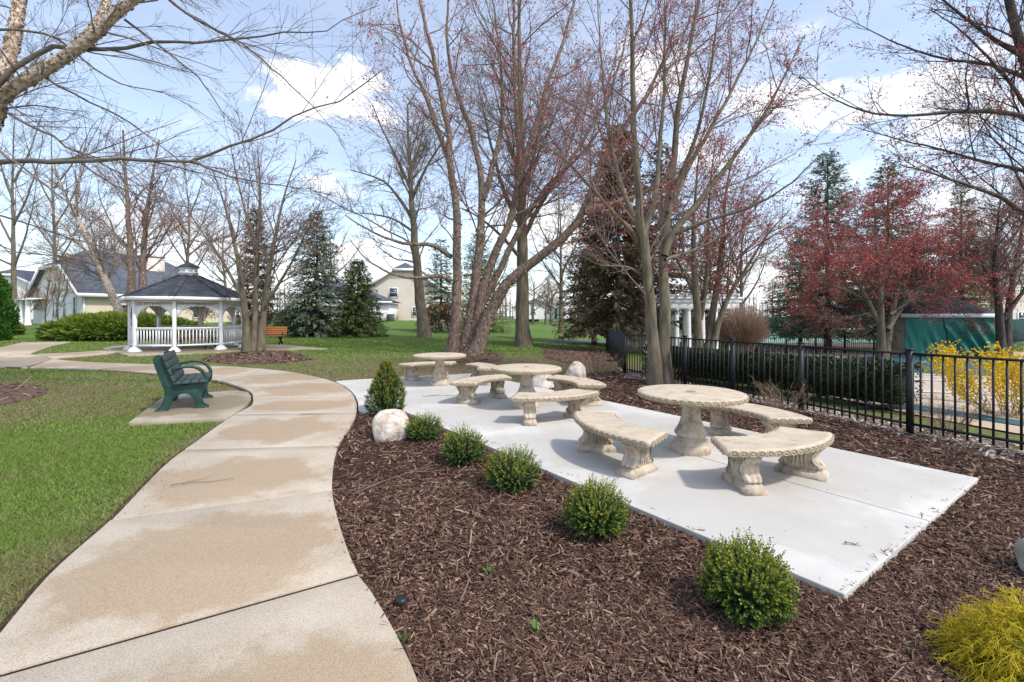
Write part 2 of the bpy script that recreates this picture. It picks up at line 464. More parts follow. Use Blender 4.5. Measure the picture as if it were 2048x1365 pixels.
m_path = concrete('path_concrete', (.41, .345, .265), (.495, .43, .345), (.36, .27, .175), .85, .26)
m_patio = concrete('patio_concrete', (.49, .475, .44), (.60, .585, .55), (.44, .42, .385), .6, .14)
m_pad = concrete('pad_concrete', (.24, .20, .135), (.42, .37, .29), (.20, .165, .10), .8, .2)
m_stone = Mt('cast_stone', [(.33, .265, .185), (.47, .39, .29), (.53, .45, .345), (.58, .50, .39)], pos=[0, .3, .6, 1], detail=12, scale=8, rough=.9, bump=.35, bscale=120)
m_stone_leg = Mt('cast_stone_leg', [(.20, .17, .115), (.40, .33, .245), (.52, .45, .36), (.57, .51, .43)], pos=[0, .3, .62, 1], detail=12, scale=11, rough=.9, bump=.45, bscale=70)
m_stone_rim = Mt('cast_stone_rim', [(.27, .215, .13), (.42, .345, .24), (.50, .42, .31)], scale=16, rough=.92, bump=.4, bscale=140)
m_mulch = Mt('mulch_ground', [(.022, .011, .007), (.052, .027, .018), (.088, .048, .034)], scale=70, rough=.95, bump=1.0, bscale=90, vary=False)
m_chip = Mt('mulch_chips', [(.027, .013, .009), (.060, .031, .022), (.10, .054, .038), (.148, .085, .062), (.22, .138, .10), (.44, .31, .22)], pos=[0, .28, .48, .66, .82, 1], scale=3, rough=.9, island=True, isl_mix=.85, vary=False)
m_chip_far = Mt('mulch_worn', [(.07, .04, .03), (.13, .08, .06), (.20, .13, .10)], scale=30, rough=.95, bump=1, bscale=60, vary=False)
m_white = Mt('white_paint', [(.72, .73, .75), (.80, .80, .81)], scale=2, rough=.5, bump=.05)
m_black = Mt('black_iron', [(.008, .009, .011), (.018, .019, .022)], scale=20, rough=.45, spec=.4)
m_shingle = shingle('grey_shingles', [(.035, .040, .052), (.065, .072, .088), (.02, .02, .026)])
m_shingle_far = shingle('slate_shingles', [(.075, .088, .115), (.10, .115, .145), (.05, .055, .07)], 2, 5)
m_sid_white = siding('white_siding', (.76, .74, .71), (.82, .80, .78), .16)
m_sid_cream = siding('cream_siding', (.56, .49, .38), (.62, .55, .44), .16)
m_sid_beige = siding('beige_siding', (.66, .585, .49), (.72, .645, .55), .18)
m_glass = Mt('window_glass', [(.03, .045, .055), (.09, .12, .13)], scale=.6, rough=.12, spec=.6)
m_greenplastic = Mt('green_recycled_plastic', [(.008, .032, .028), (.015, .052, .046), (.035, .09, .08)], scale=7, rough=.48, spec=.4, bump=.12, bscale=60, pos=[.1, .55, 1])
m_greenslat = Mt('green_slat', [(.025, .045, .044), (.042, .07, .068)], scale=4, rough=.55, spec=.4, stretch=(1, .2, 1))
m_wood = Mt('orange_wood', [(.30, .11, .035), (.43, .18, .065)], scale=5, rough=.6, stretch=(.3, 4, 4))
m_soil = Mt('dark_soil', [(.03, .017, .01), (.07, .04, .025)], scale=30, rough=1, bump=.8, bscale=60, vary=False)
m_rock = Mt('pale_boulder', [(.22, .15, .10), (.46, .38, .31), (.60, .53, .46), (.70, .65, .60)], scale=9, detail=12, rough=.9, bump=1.0, bscale=22, pos=[0, .3, .6, 1])
m_rock_grey = Mt('grey_boulder', [(.17, .175, .15), (.34, .335, .28), (.45, .44, .37)], scale=5, rough=.9, bump=.8, bscale=14)
m_box = Mt('boxwood_leaf', [(.012, .048, .014), (.026, .085, .020), (.05, .125, .026)], scale=3, rough=.5, spec=.3, island=True, isl_mix=.75, attr='tip', attr_cols=[(.12, .17, .014), (.21, .24, .018), (.32, .30, .03)], trans=.18)
m_hedge = Mt('hedge_leaf', [(.010, .022, .008), (.024, .045, .013), (.05, .07, .018)], scale=3, rough=.5, island=True, isl_mix=.75, trans=.1)
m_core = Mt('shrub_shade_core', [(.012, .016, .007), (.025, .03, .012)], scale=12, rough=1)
m_juniper = Mt('juniper_leaf', [(.045, .085, .014), (.095, .155, .022), (.17, .225, .032)], scale=1.2, rough=.6, island=True, isl_mix=.5, trans=.15, attr='tip', attr_cols=[(.13, .19, .02), (.20, .26, .028), (.28, .31, .04)])
m_arbor = Mt('arborvitae_leaf', [(.024, .075, .012), (.05, .14, .02), (.10, .20, .03)], scale=2, rough=.55, island=True, trans=.15)
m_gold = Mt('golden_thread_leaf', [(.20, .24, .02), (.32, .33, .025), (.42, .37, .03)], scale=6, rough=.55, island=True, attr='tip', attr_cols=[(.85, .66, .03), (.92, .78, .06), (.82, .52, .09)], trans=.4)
m_forsythia = Mt('forsythia_flower', [(.62, .42, .01), (.78, .58, .02), (.62, .30, .01)], scale=4, rough=.6, island=True, isl_mix=.9, trans=.3)
m_spruce_blue = Mt('blue_spruce_needles', [(.10, .135, .085), (.185, .23, .155), (.30, .35, .25)], scale=.8, rough=.7, island=True, isl_mix=.6, trans=.2)
m_spruce_green = Mt('green_spruce_needles', [(.075, .11, .03), (.145, .185, .055), (.235, .265, .09)], scale=.8, rough=.7, island=True, isl_mix=.6, trans=.2)
m_spruce_dark = Mt('dark_spruce_needles', [(.10, .09, .05), (.165, .135, .085), (.27, .19, .14)], scale=.5, rough=.75, island=True, isl_mix=.5, trans=.2)
m_bark_grey = Mt('grey_bark', [(.08, .064, .045), (.15, .127, .09), (.235, .207, .15)], scale=9, rough=.95, bump=.9, bscale=26, stretch=(1, 1, .22))
m_bark_dark = Mt('dark_bark', [(.04, .033, .030), (.075, .062, .055), (.12, .10, .09)], scale=9, rough=.95, bump=.8, bscale=26, stretch=(1, 1, .3))
m_bark_birch = Mt('river_birch_bark', [(.06, .044, .035), (.145, .105, .082), (.235, .18, .145), (.45, .385, .325)], pos=[0, .4, .70, 1], scale=13, detail=10, rough=.9, bump=1.0, bscale=22, stretch=(1, 1, .5))
m_bark_paper = Mt('papery_birch_bark', [(.10, .062, .04), (.34, .25, .18), (.55, .48, .41), (.60, .55, .49)], pos=[0, .36, .58, 1], scale=9, detail=10, rough=.85, bump=1.0, bscale=18, stretch=(1, 1, 1.6))
m_flake = Mt('peeling_bark', [(.12, .06, .035), (.30, .18, .10), (.50, .38, .26)], scale=5, rough=.85, island=True, isl_mix=.9)
m_twig = Mt('grey_twigs', [(.10, .08, .066), (.17, .14, .12), (.24, .205, .175)], scale=1, rough=.9, island=True)
m_twig_red = Mt('reddish_twigs', [(.12, .08, .068), (.185, .13, .112), (.25, .185, .16)], scale=1, rough=.9, island=True)
m_twig_dark = Mt('dark_twigs', [(.035, .03, .032), (.065, .056, .055), (.10, .085, .08)], scale=1, rough=.9, island=True)
m_bud = Mt('red_blossom', [(.32, .045, .045), (.44, .08, .075), (.54, .17, .15)], scale=2, rough=.6, island=True, isl_mix=.9, trans=.2)
m_bud_pink = Mt('rust_blossom', [(.26, .10, .085), (.38, .16, .135), (.48, .26, .22)], scale=2, rough=.6, island=True, isl_mix=.9, trans=.2)
m_cane = Mt('bare_canes', [(.16, .105, .065), (.27, .19, .125), (.38, .29, .2)], scale=3, rough=.85, island=True)
m_brownshrub = Mt('brown_shrub_twigs', [(.19, .115, .085), (.28, .185, .14), (.38, .27, .21)], scale=1, rough=.9, island=True)
m_gravel = Mt('pale_gravel', [(.16, .14, .115), (.34, .31, .27), (.52, .49, .45)], scale=4, rough=.9, island=True, isl_mix=.9, vary=False)
m_deck = Mt('pool_deck', [(.43, .34, .26), (.50, .41, .32)], scale=1.2, rough=.85, vary=False)
m_cover = Mt('teal_pool_cover', [(.03, .10, .125), (.045, .13, .155)], scale=1.5, rough=.6, vary=False)
m_tarp = Mt('green_tarp', [(.016, .14, .11), (.04, .23, .185)], scale=1.2, rough=.55, bump=.3, bscale=6)
m_court = Mt('court_green', [(.14, .27, .19), (.18, .32, .23)], scale=.3, rough=.8, vary=False)
m_screen = Mt('wind_screen', [(.006, .03, .026), (.01, .045, .04)], scale=.6, rough=.8)
m_asphalt = Mt('grey_drive', [(.09, .10, .11), (.14, .15, .155)], scale=1, rough=.9, vary=False)
m_seam = Mt('dark_paint', [(.02, .02, .022), (.03, .03, .032)], scale=3, rough=.6)

# ------------------------------------------------------------------ lawn
def dry(x, y):
    """0 = lush, 1 = bare thatch"""
    x = np.asarray(x, float); y = np.asarray(y, float)
    f = fbm(x * .55, y * .55, 3) * 1.1 + fbm(x * 2.3, y * 2.3, 9) * .9 - .72
    def blob(cx, cy, rx, ry, a, rot=0):
        dx, dy = x - cx, y - cy
        c, s_ = math.cos(rot), math.sin(rot)
        px, py = (dx * c + dy * s_) / rx, (-dx * s_ + dy * c) / ry
        return a * np.exp(-(px * px + py * py))
    f = f + blob(-2.0, 13.2, 6.5, 2.3, .62, .25) + blob(1.2, 15.5, 4, 4, .5) + blob(-8.8, 9.3, 2.8, 1.7, .32) + blob(-6.2, 8.2, 1.6, 1.2, .35) \
        + blob(-10.5, 17.0, 3.5, 2.0, .3) + blob(-18, 24, 6, 3, .3) + blob(-3.3, 2.7, .5, 1.3, .25, -.4)
    f = f - blob(-4.6, 5.0, 1.6, 1.6, .42) - blob(-6, 24, 12, 6, .25) - blob(3, 36, 20, 14, .5)
    f = f - .32 * S((y - 17.5) / 5)
    return np.clip(f, 0, 1)
m_lawn = Mt('lawn', [(.05, .10, .016), (.092, .16, .026), (.15, .22, .042)], scale=14, detail=8, rough=.95, bump=.8, bscale=55, vary=False, attr='dry', attr_cols=[(.08, .055, .032), (.15, .11, .062), (.23, .18, .10)])
m_blade = Mt('grass_blades', [(.075, .15, .018), (.145, .25, .032), (.27, .36, .08)], scale=2, rough=.6, spec=.3, island=True, isl_mix=.75, vary=False, attr='dry', attr_cols=[(.14, .11, .055), (.25, .205, .11), (.36, .31, .18)], trans=.2)

def axis(segs):
    out = []
    for a, b, st in segs: out.append(np.arange(a, b, st))
    return np.concatenate(out + [[segs[-1][1]]])
gx = axis([(-420, -60, 30), (-60, -20, 2.5), (-20, 12, .4), (12, 60, 2), (60, 420, 30)])
gy = axis([(-12, 0, 2), (0, 22, .4), (22, 60, 1.5), (60, 120, 6), (120, 900, 60)])
XX, YY = np.meshgrid(gx, gy)
ZZ = gz(XX, YY) - .012 + .012 * (fbm(XX * 1.3, YY * 1.3, 5) - .5)
nx_, ny_ = len(gx), len(gy)
i_ = np.arange(ny_ - 1)[:, None] * nx_; j_ = np.arange(nx_ - 1)[None, :]
Qg = np.stack([i_ + j_, i_ + j_ + 1, i_ + nx_ + j_ + 1, i_ + nx_ + j_], 2).reshape(-1, 4)
lawn = link('lawn', mesh_np('lawn', np.stack([XX, YY, ZZ], 2), Qg, None, m_lawn, True, {'dry': dry(XX, YY)}))
tagp(lawn, kind='structure')

# ------------------------------------------------------------------ curved footpath of slabs
PL = [(-1.72, .2), (-1.98, 1.1), (-2.25, 1.85), P(100, 1165), P(222, 1053), P(285, 985), P(340, 930), P(400, 885), P(440, 855), P(475, 832), (-4.33, 7.6), P(506, 803), P(500, 788), P(469, 774), P(419, 762), P(305, 749), P(176, 741), P(0, 737), (-18.5, 13.7), (-23, 14.2)]
PR = [(.55, .2), (0.0, 1.1), P(830, 1365), P(750, 1210), P(715, 1162), P(690, 1100), P(670, 1030), P(664, 985), P(668, 930), P(680, 890), P(700, 860), P(713, 830), P(711, 805), P(697, 785), P(668, 768), P(620, 755), P(560, 745), P(480, 738), P(400, 734), P(293, 731.5), P(176, 727), P(106, 721), P(66, 712), (-19.2, 16.4), (-24, 16.6)]
CL = catmull(PL, 500); CR = catmull(PR, 500)
def near_idx(C, p): return int(np.argmin(((C - np.array(p)) ** 2).sum(1)))
JN = [(PL[0], PR[0]), ((-2.25, 1.85), P(715, 1163)), (P(222, 1053), P(665, 992)), (P(373, 908), P(678, 898)), (P(470, 836), P(713, 831)), (P(506, 803), P(709, 797)),
      (P(488, 781), P(655, 764)), (P(430, 764.5), P(525, 742)), (P(320, 750), P(400, 734)), (P(200, 742), P(250, 730)), (P(60, 738), P(106, 721)), ((-18.5, 13.7), (-19.2, 16.4)), (PL[-1], PR[-1])]
footpath = bpy.data.objects.new('footpath', None); col.objects.link(footpath)
tagp(footpath, 'tan concrete footpath curving from the foreground past the green bench', 'path', kind='structure')
def slab(name, poly, z0, z1, mat, parent, bev=.008):
    g = Geo(); g.prism(poly, z0, z1)
    return g.build(name, mat, parent, bevel=bev)
idx = [(near_idx(CL, a), near_idx(CR, b)) for a, b in JN]
GAP = .011
for k in range(len(idx) - 1):
    (a0, b0), (a1, b1) = idx[k], idx[k + 1]
    lp = CL[a0:a1 + 1:3]; rp = CR[b0:b1 + 1:3]
    lp = np.vstack([lp, CL[a1]]); rp = np.vstack([rp, CR[b1]])
    lp = lp[np.concatenate([[True], np.linalg.norm(np.diff(lp, axis=0), axis=1) > 1e-3])]
    rp = rp[np.concatenate([[True], np.linalg.norm(np.diff(rp, axis=0), axis=1) > 1e-3])]
    # pull the ends in from the joint
    for arr in (lp, rp):
        for e, n_ in ((0, 1), (-1, -2)):
            d = arr[n_] - arr[e]; arr[e] = arr[e] + d / np.linalg.norm(d) * GAP
    poly = [tuple(p) for p in lp] + [tuple(p) for p in rp[::-1]]
    poly = poly[::-1]
    slab('slab', poly, -.06, .045 + .003 * (k % 2), m_path, footpath)
for (a0, b0) in idx[1:-1]:      # earth packed in the joints
    g = Geo(); g.bar((*CL[a0], .028), (*CR[b0], .028), .05, .02); g.build('joint_filler', m_soil, footpath)
path_poly = [tuple(p) for p in CL[::8]] + [tuple(p) for p in CR[::-8]]
strip = link('path_bed', mesh_np('path_bed', *(lambda a, b: (np.concatenate([np.c_[a, np.full(len(a), .008)], np.c_[b, np.full(len(b), .008)]]), np.array([(i + len(a), i + len(a) + 1, i + 1, i)[::-1] for i in range(len(a) - 1)])))(CL[::5] + [-.07, 0], CR[::5] + [.03, 0]), None, m_soil))
tagp(strip, kind='structure')
apron_poly = [P(*q) for q in ((-80, 709), (0, 713.5), (62, 709.5), (72, 705), (105, 694), (145, 684.5), (45, 686), (0, 697), (-80, 702))]
slab('slab', apron_poly, -.06, .045, m_path, footpath)
side_poly = [P(*q) for q in ((72, 711), (104, 719), (150, 715.5), (215, 709.5), (236, 706), (206, 703.2), (150, 707.2))]
slab('slab', side_poly, -.06, .045, m_path, footpath)
gpad_poly = [P(*q) for q in ((204, 699.5), (256, 713), (330, 711.5), (410, 708), (490, 703), (655, 699.5), (560, 690.5), (480, 689), (300, 690), (225, 694))]
gpad = slab('gazebo_pad', gpad_poly, -.06, .042, m_pad, None)
tagp(gpad, 'grey concrete pad under the white gazebo', 'pad', kind='structure')
bpad_poly = [P(*q) for q in ((257, 852.5), (300, 819), (330, 797), (470, 786), (496, 789.5), (502, 797), (502, 805), (494, 815), (479, 827), (463, 838), (452, 843))]
bpad = slab('bench_pad', bpad_poly, -.06, .05, m_pad, None)
tagp(bpad, 'stained concrete pad under the green bench', 'pad', kind='structure')

# ------------------------------------------------------------------ white patio
pN = np.array((1.777, 2.447)); pa = np.array((.819, .574)); pp = np.array((-.574, .819))
pR = pN + pa * 3.05
patio_poly = [tuple(pN), tuple(pR), (-1.0, 11.75), P(755, 761.5), P(668, 766.5)]
patio_poly[3] = (-2.55, 11.1); patio_poly[4] = (-4.0, 10.42)
edge = CR[near_idx(CR, (-3.9, 10.3)):near_idx(CR, (-2.42, 7.12)):-10]
patio_poly += [(x + .03, y) for x, y in edge] + [(-2.36, 7.14), (-1.66, 7.10)]
patio = bpy.data.objects.new('patio', None); col.objects.link(patio)
tagp(patio, 'white concrete patio under the stone tables', 'patio', kind='structure')
sj = [-6, 1.525, 6]; tj = [-1, 1.97, 3.93, 5.9, 7.87, 9.8, 14]
for i in range(2):
    for j in range(6):
        bm = bmesh.new()
        f = bm.faces.new([bm.verts.new((x, y, .05)) for x, y in patio_poly])
        cuts = [(pN + pa * (sj[i] + .006), -pa), (pN + pa * (sj[i + 1] - .006), pa), (pN + pp * (tj[j] + .006), -pp), (pN + pp * (tj[j + 1] - .006), pp)]
        for co, no in cuts:
            bmesh.ops.bisect_plane(bm, geom=bm.verts[:] + bm.edges[:] + bm.faces[:], plane_co=(*co, 0), plane_no=(*no, 0), clear_outer=True)
        if not bm.faces or sum(f.calc_area() for f in bm.faces) < .05: bm.free(); continue
        bm.normal_update()
        for f in bm.faces:
            if f.normal.z < 0: f.normal_flip()
        ex = bmesh.ops.extrude_face_region(bm, geom=bm.faces[:])
        top = [v for v in ex['geom'] if isinstance(v, bmesh.types.BMVert)]
        for v in bm.verts:
            if v not in top: v.co.z = -.06
        bmesh.ops.recalc_face_normals(bm, faces=bm.faces[:])
        me = bpy.data.meshes.new('slab'); bm.to_mesh(me); bm.free(); me.materials.append(m_patio)
        o = link('slab', me, patio)
        md = o.modifiers.new('bevel', 'BEVEL'); md.width = .006; md.segments = 2; md.limit_method = 'ANGLE'

# ------------------------------------------------------------------ mulch beds
FC, FD, FE = np.array((2.97, 12.06)), np.array((5.17, 5.95)), np.array((6.6, 3.27))
bed_front = [(.45, .3), (-.05, 1.1)] + [tuple(p) for p in CR[near_idx(CR, P(830, 1365)):near_idx(CR, (-2.42, 7.12)):8]] + [(-2.38, 7.2), (-1.6, 7.3), (.0, 9.2), (.2, 9.75), (1.3, 10.9), (2.3, 12.4), tuple(FC + [.1, .6]), tuple(FC), tuple(FD), tuple(FE), (8.5, .3)]
mb = drape('mulch_bed', bed_front, .004, m_mulch, .5)
beds = {'gaz': [P(*q) for q in ((395, 722), (430, 711), (480, 705), (520, 701), (570, 703), (610, 711), (625, 719), (560, 727), (470, 729))],
        'left': [P(*q) for q in ((-190, 800), (-190, 770), (-60, 768), (40, 768), (92, 776), (95, 786), (60, 799), (0, 811), (-80, 815))],
        'birch': [P(*q) for q in ((840, 716), (870, 708), (900, 705), (985, 705), (1010, 712), (1000, 722), (940, 727), (870, 724))],
        'pine': [P(*q) for q in ((1080, 706), (1090, 699), (1110, 696), (1140, 696), (1200, 700), (1228, 706), (1224, 722), (1215, 738), (1165, 733), (1125, 724), (1090, 715))],
        'pool': [P(*q) for q in ((1440, 700), (1500, 690), (1640, 686), (1800, 689), (1812, 700), (1700, 702), (1620, 712), (1540, 730), (1480, 715))]}
for k, pl in beds.items():
    drape('mulch_bed', pl, .01, m_chip_far, .6)
gravel_poly = [P(*q) for q in ((1232, 745), (1250, 738), (1300, 748), (1420, 775), (1610, 812), (1830, 850), (2048, 895), (2048, 935), (1830, 880), (1650, 838), (1480, 800), (1330, 770), (1250, 757))]
drape('gravel_strip', gravel_poly, .009, m_chip_far, .6)
# ------------------------------------------------------------------ pool side
deck = drape('pool_deck', [P(*q) for q in ((1480, 712), (1560, 702), (1700, 701), (2048, 704), (2330, 712), (2700, 790), (2300, 900), (2030, 868), (1815, 828), (1640, 790))], .012, m_deck, 1.0)
cov = drape('pool_cover', [P(*q) for q in ((1680, 717), (1760, 713), (2048, 714), (2330, 722), (2330, 772), (2048, 757), (1880, 750), (1780, 745), (1690, 735))], .02, m_cover, 1.0)
tagp(cov, 'teal cover stretched over the pool beyond the fence', 'pool cover', kind='structure')
cov2 = drape('pool_cover', [P(*q) for q in ((1700, 818), (1815, 820), (1900, 832), (2048, 856), (2048, 846), (1900, 822), (1815, 808))], .024, m_cover, 1.0)
for q in (((1780, 748), (1880, 753), (2048, 760), (2048, 757.5), (1880, 750.5), (1780, 745.5)), ((1822, 762), (2048, 768), (2048, 764), (1822, 759)), ((1822, 786), (2048, 795), (2048, 790), (1822, 782))):
    o = drape('coping_strip', [P(*a) for a in q], .026, m_patio, 1.0)
court = drape('tennis_court', [(13, 40), (60, 38), (75, 66), (17, 68)], .012, m_court, 2.0)
for a, b in (((16, 46), (62, 45)), ((17, 60), (68, 59)), ((24, 41), (29, 66)), ((36, 40), (43, 66)), ((47, 40), (55, 66)), ((15, 53), (66, 52))):
    a = np.array(a); b = np.array(b); d = (b - a) / np.linalg.norm(b - a); n_ = np.array((-d[1], d[0])) * .06
    drape('court_line', [tuple(a + n_), tuple(a - n_), tuple(b - n_), tuple(b + n_)], .022, m_white, 2.0)
drv = drape('driveway', [P(*q) for q in ((1065, 686), (1120, 681), (1180, 680.5), (1235, 683), (1225, 687), (1130, 688))], .012, m_asphalt, 1.0)

# ------------------------------------------------------------------ grass blades
hard = [path_poly, apron_poly, side_poly, gpad_poly, bpad_poly, patio_poly, bed_front] + [beds['left'], beds['gaz'], beds['birch'], beds['pine']]
def scatter(n, y0, y1, umin, umax):
    """points on the ground, even per square metre, inside the wedge the photograph sees"""
    y = np.sqrt(rng.uniform(y0 * y0, y1 * y1, n))
    u = rng.uniform(umin, umax, n)
    return (u - CX) / FOC * y, y
def free(x, y):
    ok = np.ones(len(x), bool)
    for h in hard:
        hx = [p[0] for p in h]; hy = [p[1] for p in h]
        m = (x > min(hx)) & (x < max(hx)) & (y > min(hy)) & (y < max(hy)) & ok
        i = np.where(m)[0]
        if len(i): ok[i[inside(x[i], y[i], h)]] = False
    return ok
gV = []; gD = []
for n, y0, y1, u0, u1, hh, ww in ((80000, 1.6, 3.4, -120, 330, .034, .0030), (110000, 3.4, 6.0, -120, 520, .036, .0042), (110000, 6.0, 10.0, -120, 560, .038, .006), (95000, 10, 17, -60, 1240, .04, .010), (70000, 17, 30, -60, 1260, .045, .02)):
    x, y = scatter(n, y0, y1, u0, u1)
    ok = free(x, y); x, y = x[ok], y[ok]
    d = dry(x, y)
    if y1 < 11:      # thatch along the path edge
        c_ = CL[20:330:6]; dm = np.full(len(x), 9.)
        for q in c_: dm = np.minimum(dm, (x - q[0]) ** 2 + (y - q[1]) ** 2)
        d = np.clip(d + .75 * np.exp(-dm / .045) * rng.uniform(.3, 1.3, len(x)), 0, 1)
    keep = rng.random(len(x)) > d * .35
    x, y, d = x[keep], y[keep], d[keep]
    N = len(x); a = rng.uniform(0, 2 * PI, N); h = hh * rng.uniform(.5, 1.25, N) * (1 - .35 * d); w = ww * rng.uniform(.7, 1.3, N)
    lean = rng.normal(0, .75, (N, 2)) * h[:, None]
    z = gz(x, y) - .012
    b = np.stack([x, y, z], 1); off = np.stack([np.cos(a) * w, np.sin(a) * w, np.zeros(N)], 1)
    tip = b + np.concatenate([lean, h[:, None]], 1)
    gV.append(np.stack([b - off, b + off, tip], 1).reshape(-1, 3)); gD.append(np.repeat(np.clip(d * 1.1 + rng.normal(0, .2, N) + (rng.random(N) < .12) * .8, 0, 1), 3))
gV = np.concatenate(gV); gD = np.concatenate(gD)
go = link('grass', mesh_np('grass', gV, None, np.arange(len(gV)).reshape(-1, 3), m_blade, False, {'dry': gD}))
tagp(go, 'short spring grass of the lawn, patchy with thatch', 'grass', kind='stuff')

# ------------------------------------------------------------------ mulch chips
def chips(name, label, specs, mat, poly, avoid, zb=.006, cat='mulch', pts=None):
    Vs = []; 
    for n, y0, y1, u0, u1, L, wd in specs:
        x, y = scatter(n, y0, y1, u0, u1) if pts is None else pts
        ok = inside(x, y, poly) if poly else np.ones(len(x), bool)
        for h in avoid: ok &= ~inside(x, y, h)
        x, y = x[ok], y[ok]; N = len(x)
        l = L * rng.lognormal(0, .45, N) * .5; w = wd * rng.lognormal(0, .35, N) * .5; t = w * rng.uniform(.35, .8, N)
        a = rng.uniform(0, 2 * PI, N); p = rng.normal(0, .28, N); rl = rng.normal(0, .5, N)
        dx = np.stack([np.cos(a) * np.cos(p), np.sin(a) * np.cos(p), np.sin(p)], 1)
        sx = np.stack([-np.sin(a), np.cos(a), np.zeros(N)], 1); up = np.cross(dx, sx)
        s2 = sx * np.cos(rl)[:, None] + up * np.sin(rl)[:, None]; u2 = np.cross(dx, s2)
        c = np.stack([x, y, gz(x, y) + zb + rng.uniform(0, .016, N) + np.abs(np.sin(p)) * l * .6], 1)
        tp = rng.uniform(.45, 1, N)
        v = [c - dx * l[:, None] - s2 * w[:, None], c - dx * l[:, None] + s2 * w[:, None], c + dx * l[:, None] + s2 * (w * tp)[:, None], c + dx * l[:, None] - s2 * (w * tp)[:, None],
             c - dx * (l * .8)[:, None] + u2 * t[:, None], c + dx * (l * .8)[:, None] + u2 * (t * tp)[:, None]]
        Vs.append(np.stack(v, 1).reshape(-1, 3))
    V = np.concatenate(Vs); N = len(V) // 6; b = (np.arange(N) * 6)[:, None]
    Q = np.concatenate([b + np.array([[0, 3, 5, 4]]), b + np.array([[1, 4, 5, 2]])]); T = np.concatenate([b + np.array([[0, 4, 1]]), b + np.array([[2, 5, 3]])])
    return tagp(link(name, mesh_np(name, V, Q, T, mat)), label, cat, kind='stuff')
chips('mulch_chips', 'shredded brown bark mulch in the beds around the patio', ((56000, 1.5, 2.6, 700, 2160, .028, .0058), (44000, 2.6, 4.2, 560, 2160, .036, .0082), (22000, 4.2, 7.2, 560, 2160, .05, .013), (13000, 7.2, 12.8, 900, 1900, .07, .022)), m_chip, bed_front, [patio_poly])
# chips kicked over the edges of path and patio
k_ = rng.integers(30, 190, 90); e_ = CR[k_]; sp_ = np.abs(rng.normal(0, .035, 90)); s1 = e_ - np.c_[sp_ * .9, 0 * sp_]
t_ = rng.uniform(0, 5.6, 70); s2 = pN[None] + pp[None] * t_[:, None] + pa[None] * np.abs(rng.normal(0, .03, 70))[:, None]
t_ = rng.uniform(0, 3.05, 45); s3 = pN[None] + pa[None] * t_[:, None] + pp[None] * np.abs(rng.normal(0, .03, 45))[:, None]
t_ = rng.uniform(0, 7, 60); s4 = pR[None] + pp[None] * t_[:, None] - pa[None] * np.abs(rng.normal(0, .03, 60))[:, None]
sa = np.concatenate([s1, s2, s3, s4])
chips('mulch_chips', 'stray mulch chips kicked onto the edges of path and patio', ((0, 0, 0, 0, 0, .024, .006),), m_chip, None, [], zb=.046, pts=(sa[:, 0], sa[:, 1]))
chips('mulch_chips', 'pale worn mulch chips round the gazebo tree, birch and spruces', ((9000, 14, 22, 380, 1240, .09, .035),), m_chip, beds['gaz'], [])
for k in ('left', 'birch', 'pine'):
    chips('mulch_chips', {'left': 'worn mulch chips round the left hand birch at the frame edge', 'birch': 'brown mulch chips round the clump birch behind the tables', 'pine': 'reddish needle litter and chips under the spruces by the fence'}[k], ((14000, 8, 22, -200, 1240, .085, .03),), m_chip, beds[k], [])
chips('gravel', 'pale pebbles and leaf litter along the foot of the iron fence', ((22000, 4.2, 13, 1200, 2100, .034, .022),), m_gravel, gravel_poly, [], zb=.01, cat='gravel')
chips('leaf_litter', 'tan leaf litter strewn over the pool surround', ((6000, 9, 26, 1430, 2000, .07, .05),), Mt('leaf_litter', [(.20, .11, .07), (.36, .24, .17), (.46, .36, .27)], island=True, isl_mix=.9, vary=False), [P(*q) for q in ((1480, 712), (1560, 700), (1800, 703), (1680, 717), (1700, 735), (1600, 760), (1520, 735))], [], zb=.016, cat='leaf litter')

# ------------------------------------------------------------------ stone tables and curved benches
def bullnose(th, z0, n=7):
    """half-round edge profile: outward offset and height"""
    return [(math.cos(a) * th * .5, z0 + th / 2 + math.sin(a) * th * .5) for a in np.linspace(-PI / 2, PI / 2, n)]
TH, TR = .655, .56
_egg = {}
def egg(g, c, out, tan, up, w=.031, h=.022):
    """one oval of the carved border: a ring and a nub standing on the rim"""
    if 'V' not in _egg:
        k, m = 12, 5
        a = np.arange(k) / k * 2 * PI; b = np.arange(m) / m * 2 * PI
        A, B = np.meshgrid(a, b, indexing='ij')
        r = 1 + .24 * np.cos(B)
        _egg['V'] = np.stack([r * np.cos(A), r * np.sin(A), .24 * np.sin(B)], 2).reshape(-1, 3)
        i = np.arange(k)[:, None]; j = np.arange(m)[None, :]
        _egg['Q'] = np.stack([i * m + j, ((i + 1) % k) * m + j, ((i + 1) % k) * m + (j + 1) % m, i * m + (j + 1) % m], 2).reshape(-1, 4)
        kk = 8; a = np.arange(kk) / kk * 2 * PI
        _egg['N'] = np.concatenate([np.stack([.5 * np.cos(a), .5 * np.sin(a), 0 * a], 1), np.stack([.3 * np.cos(a), .3 * np.sin(a), 0 * a + .3], 1), [[0, 0, .36]]])
        _egg['NQ'] = np.array([(i, (i + 1) % kk, kk + (i + 1) % kk, kk + i) for i in range(kk)]); _egg['NT'] = np.array([(kk + i, kk + (i + 1) % kk, 2 * kk) for i in range(kk)])
    B = np.stack([np.array(tan) * w, np.array(up) * h, np.array(out) * .018], 0)
    g.add(_egg['V'] @ B + c, _egg['Q']); g.add(_egg['N'] @ B + c, _egg['NQ'], _egg['NT'])

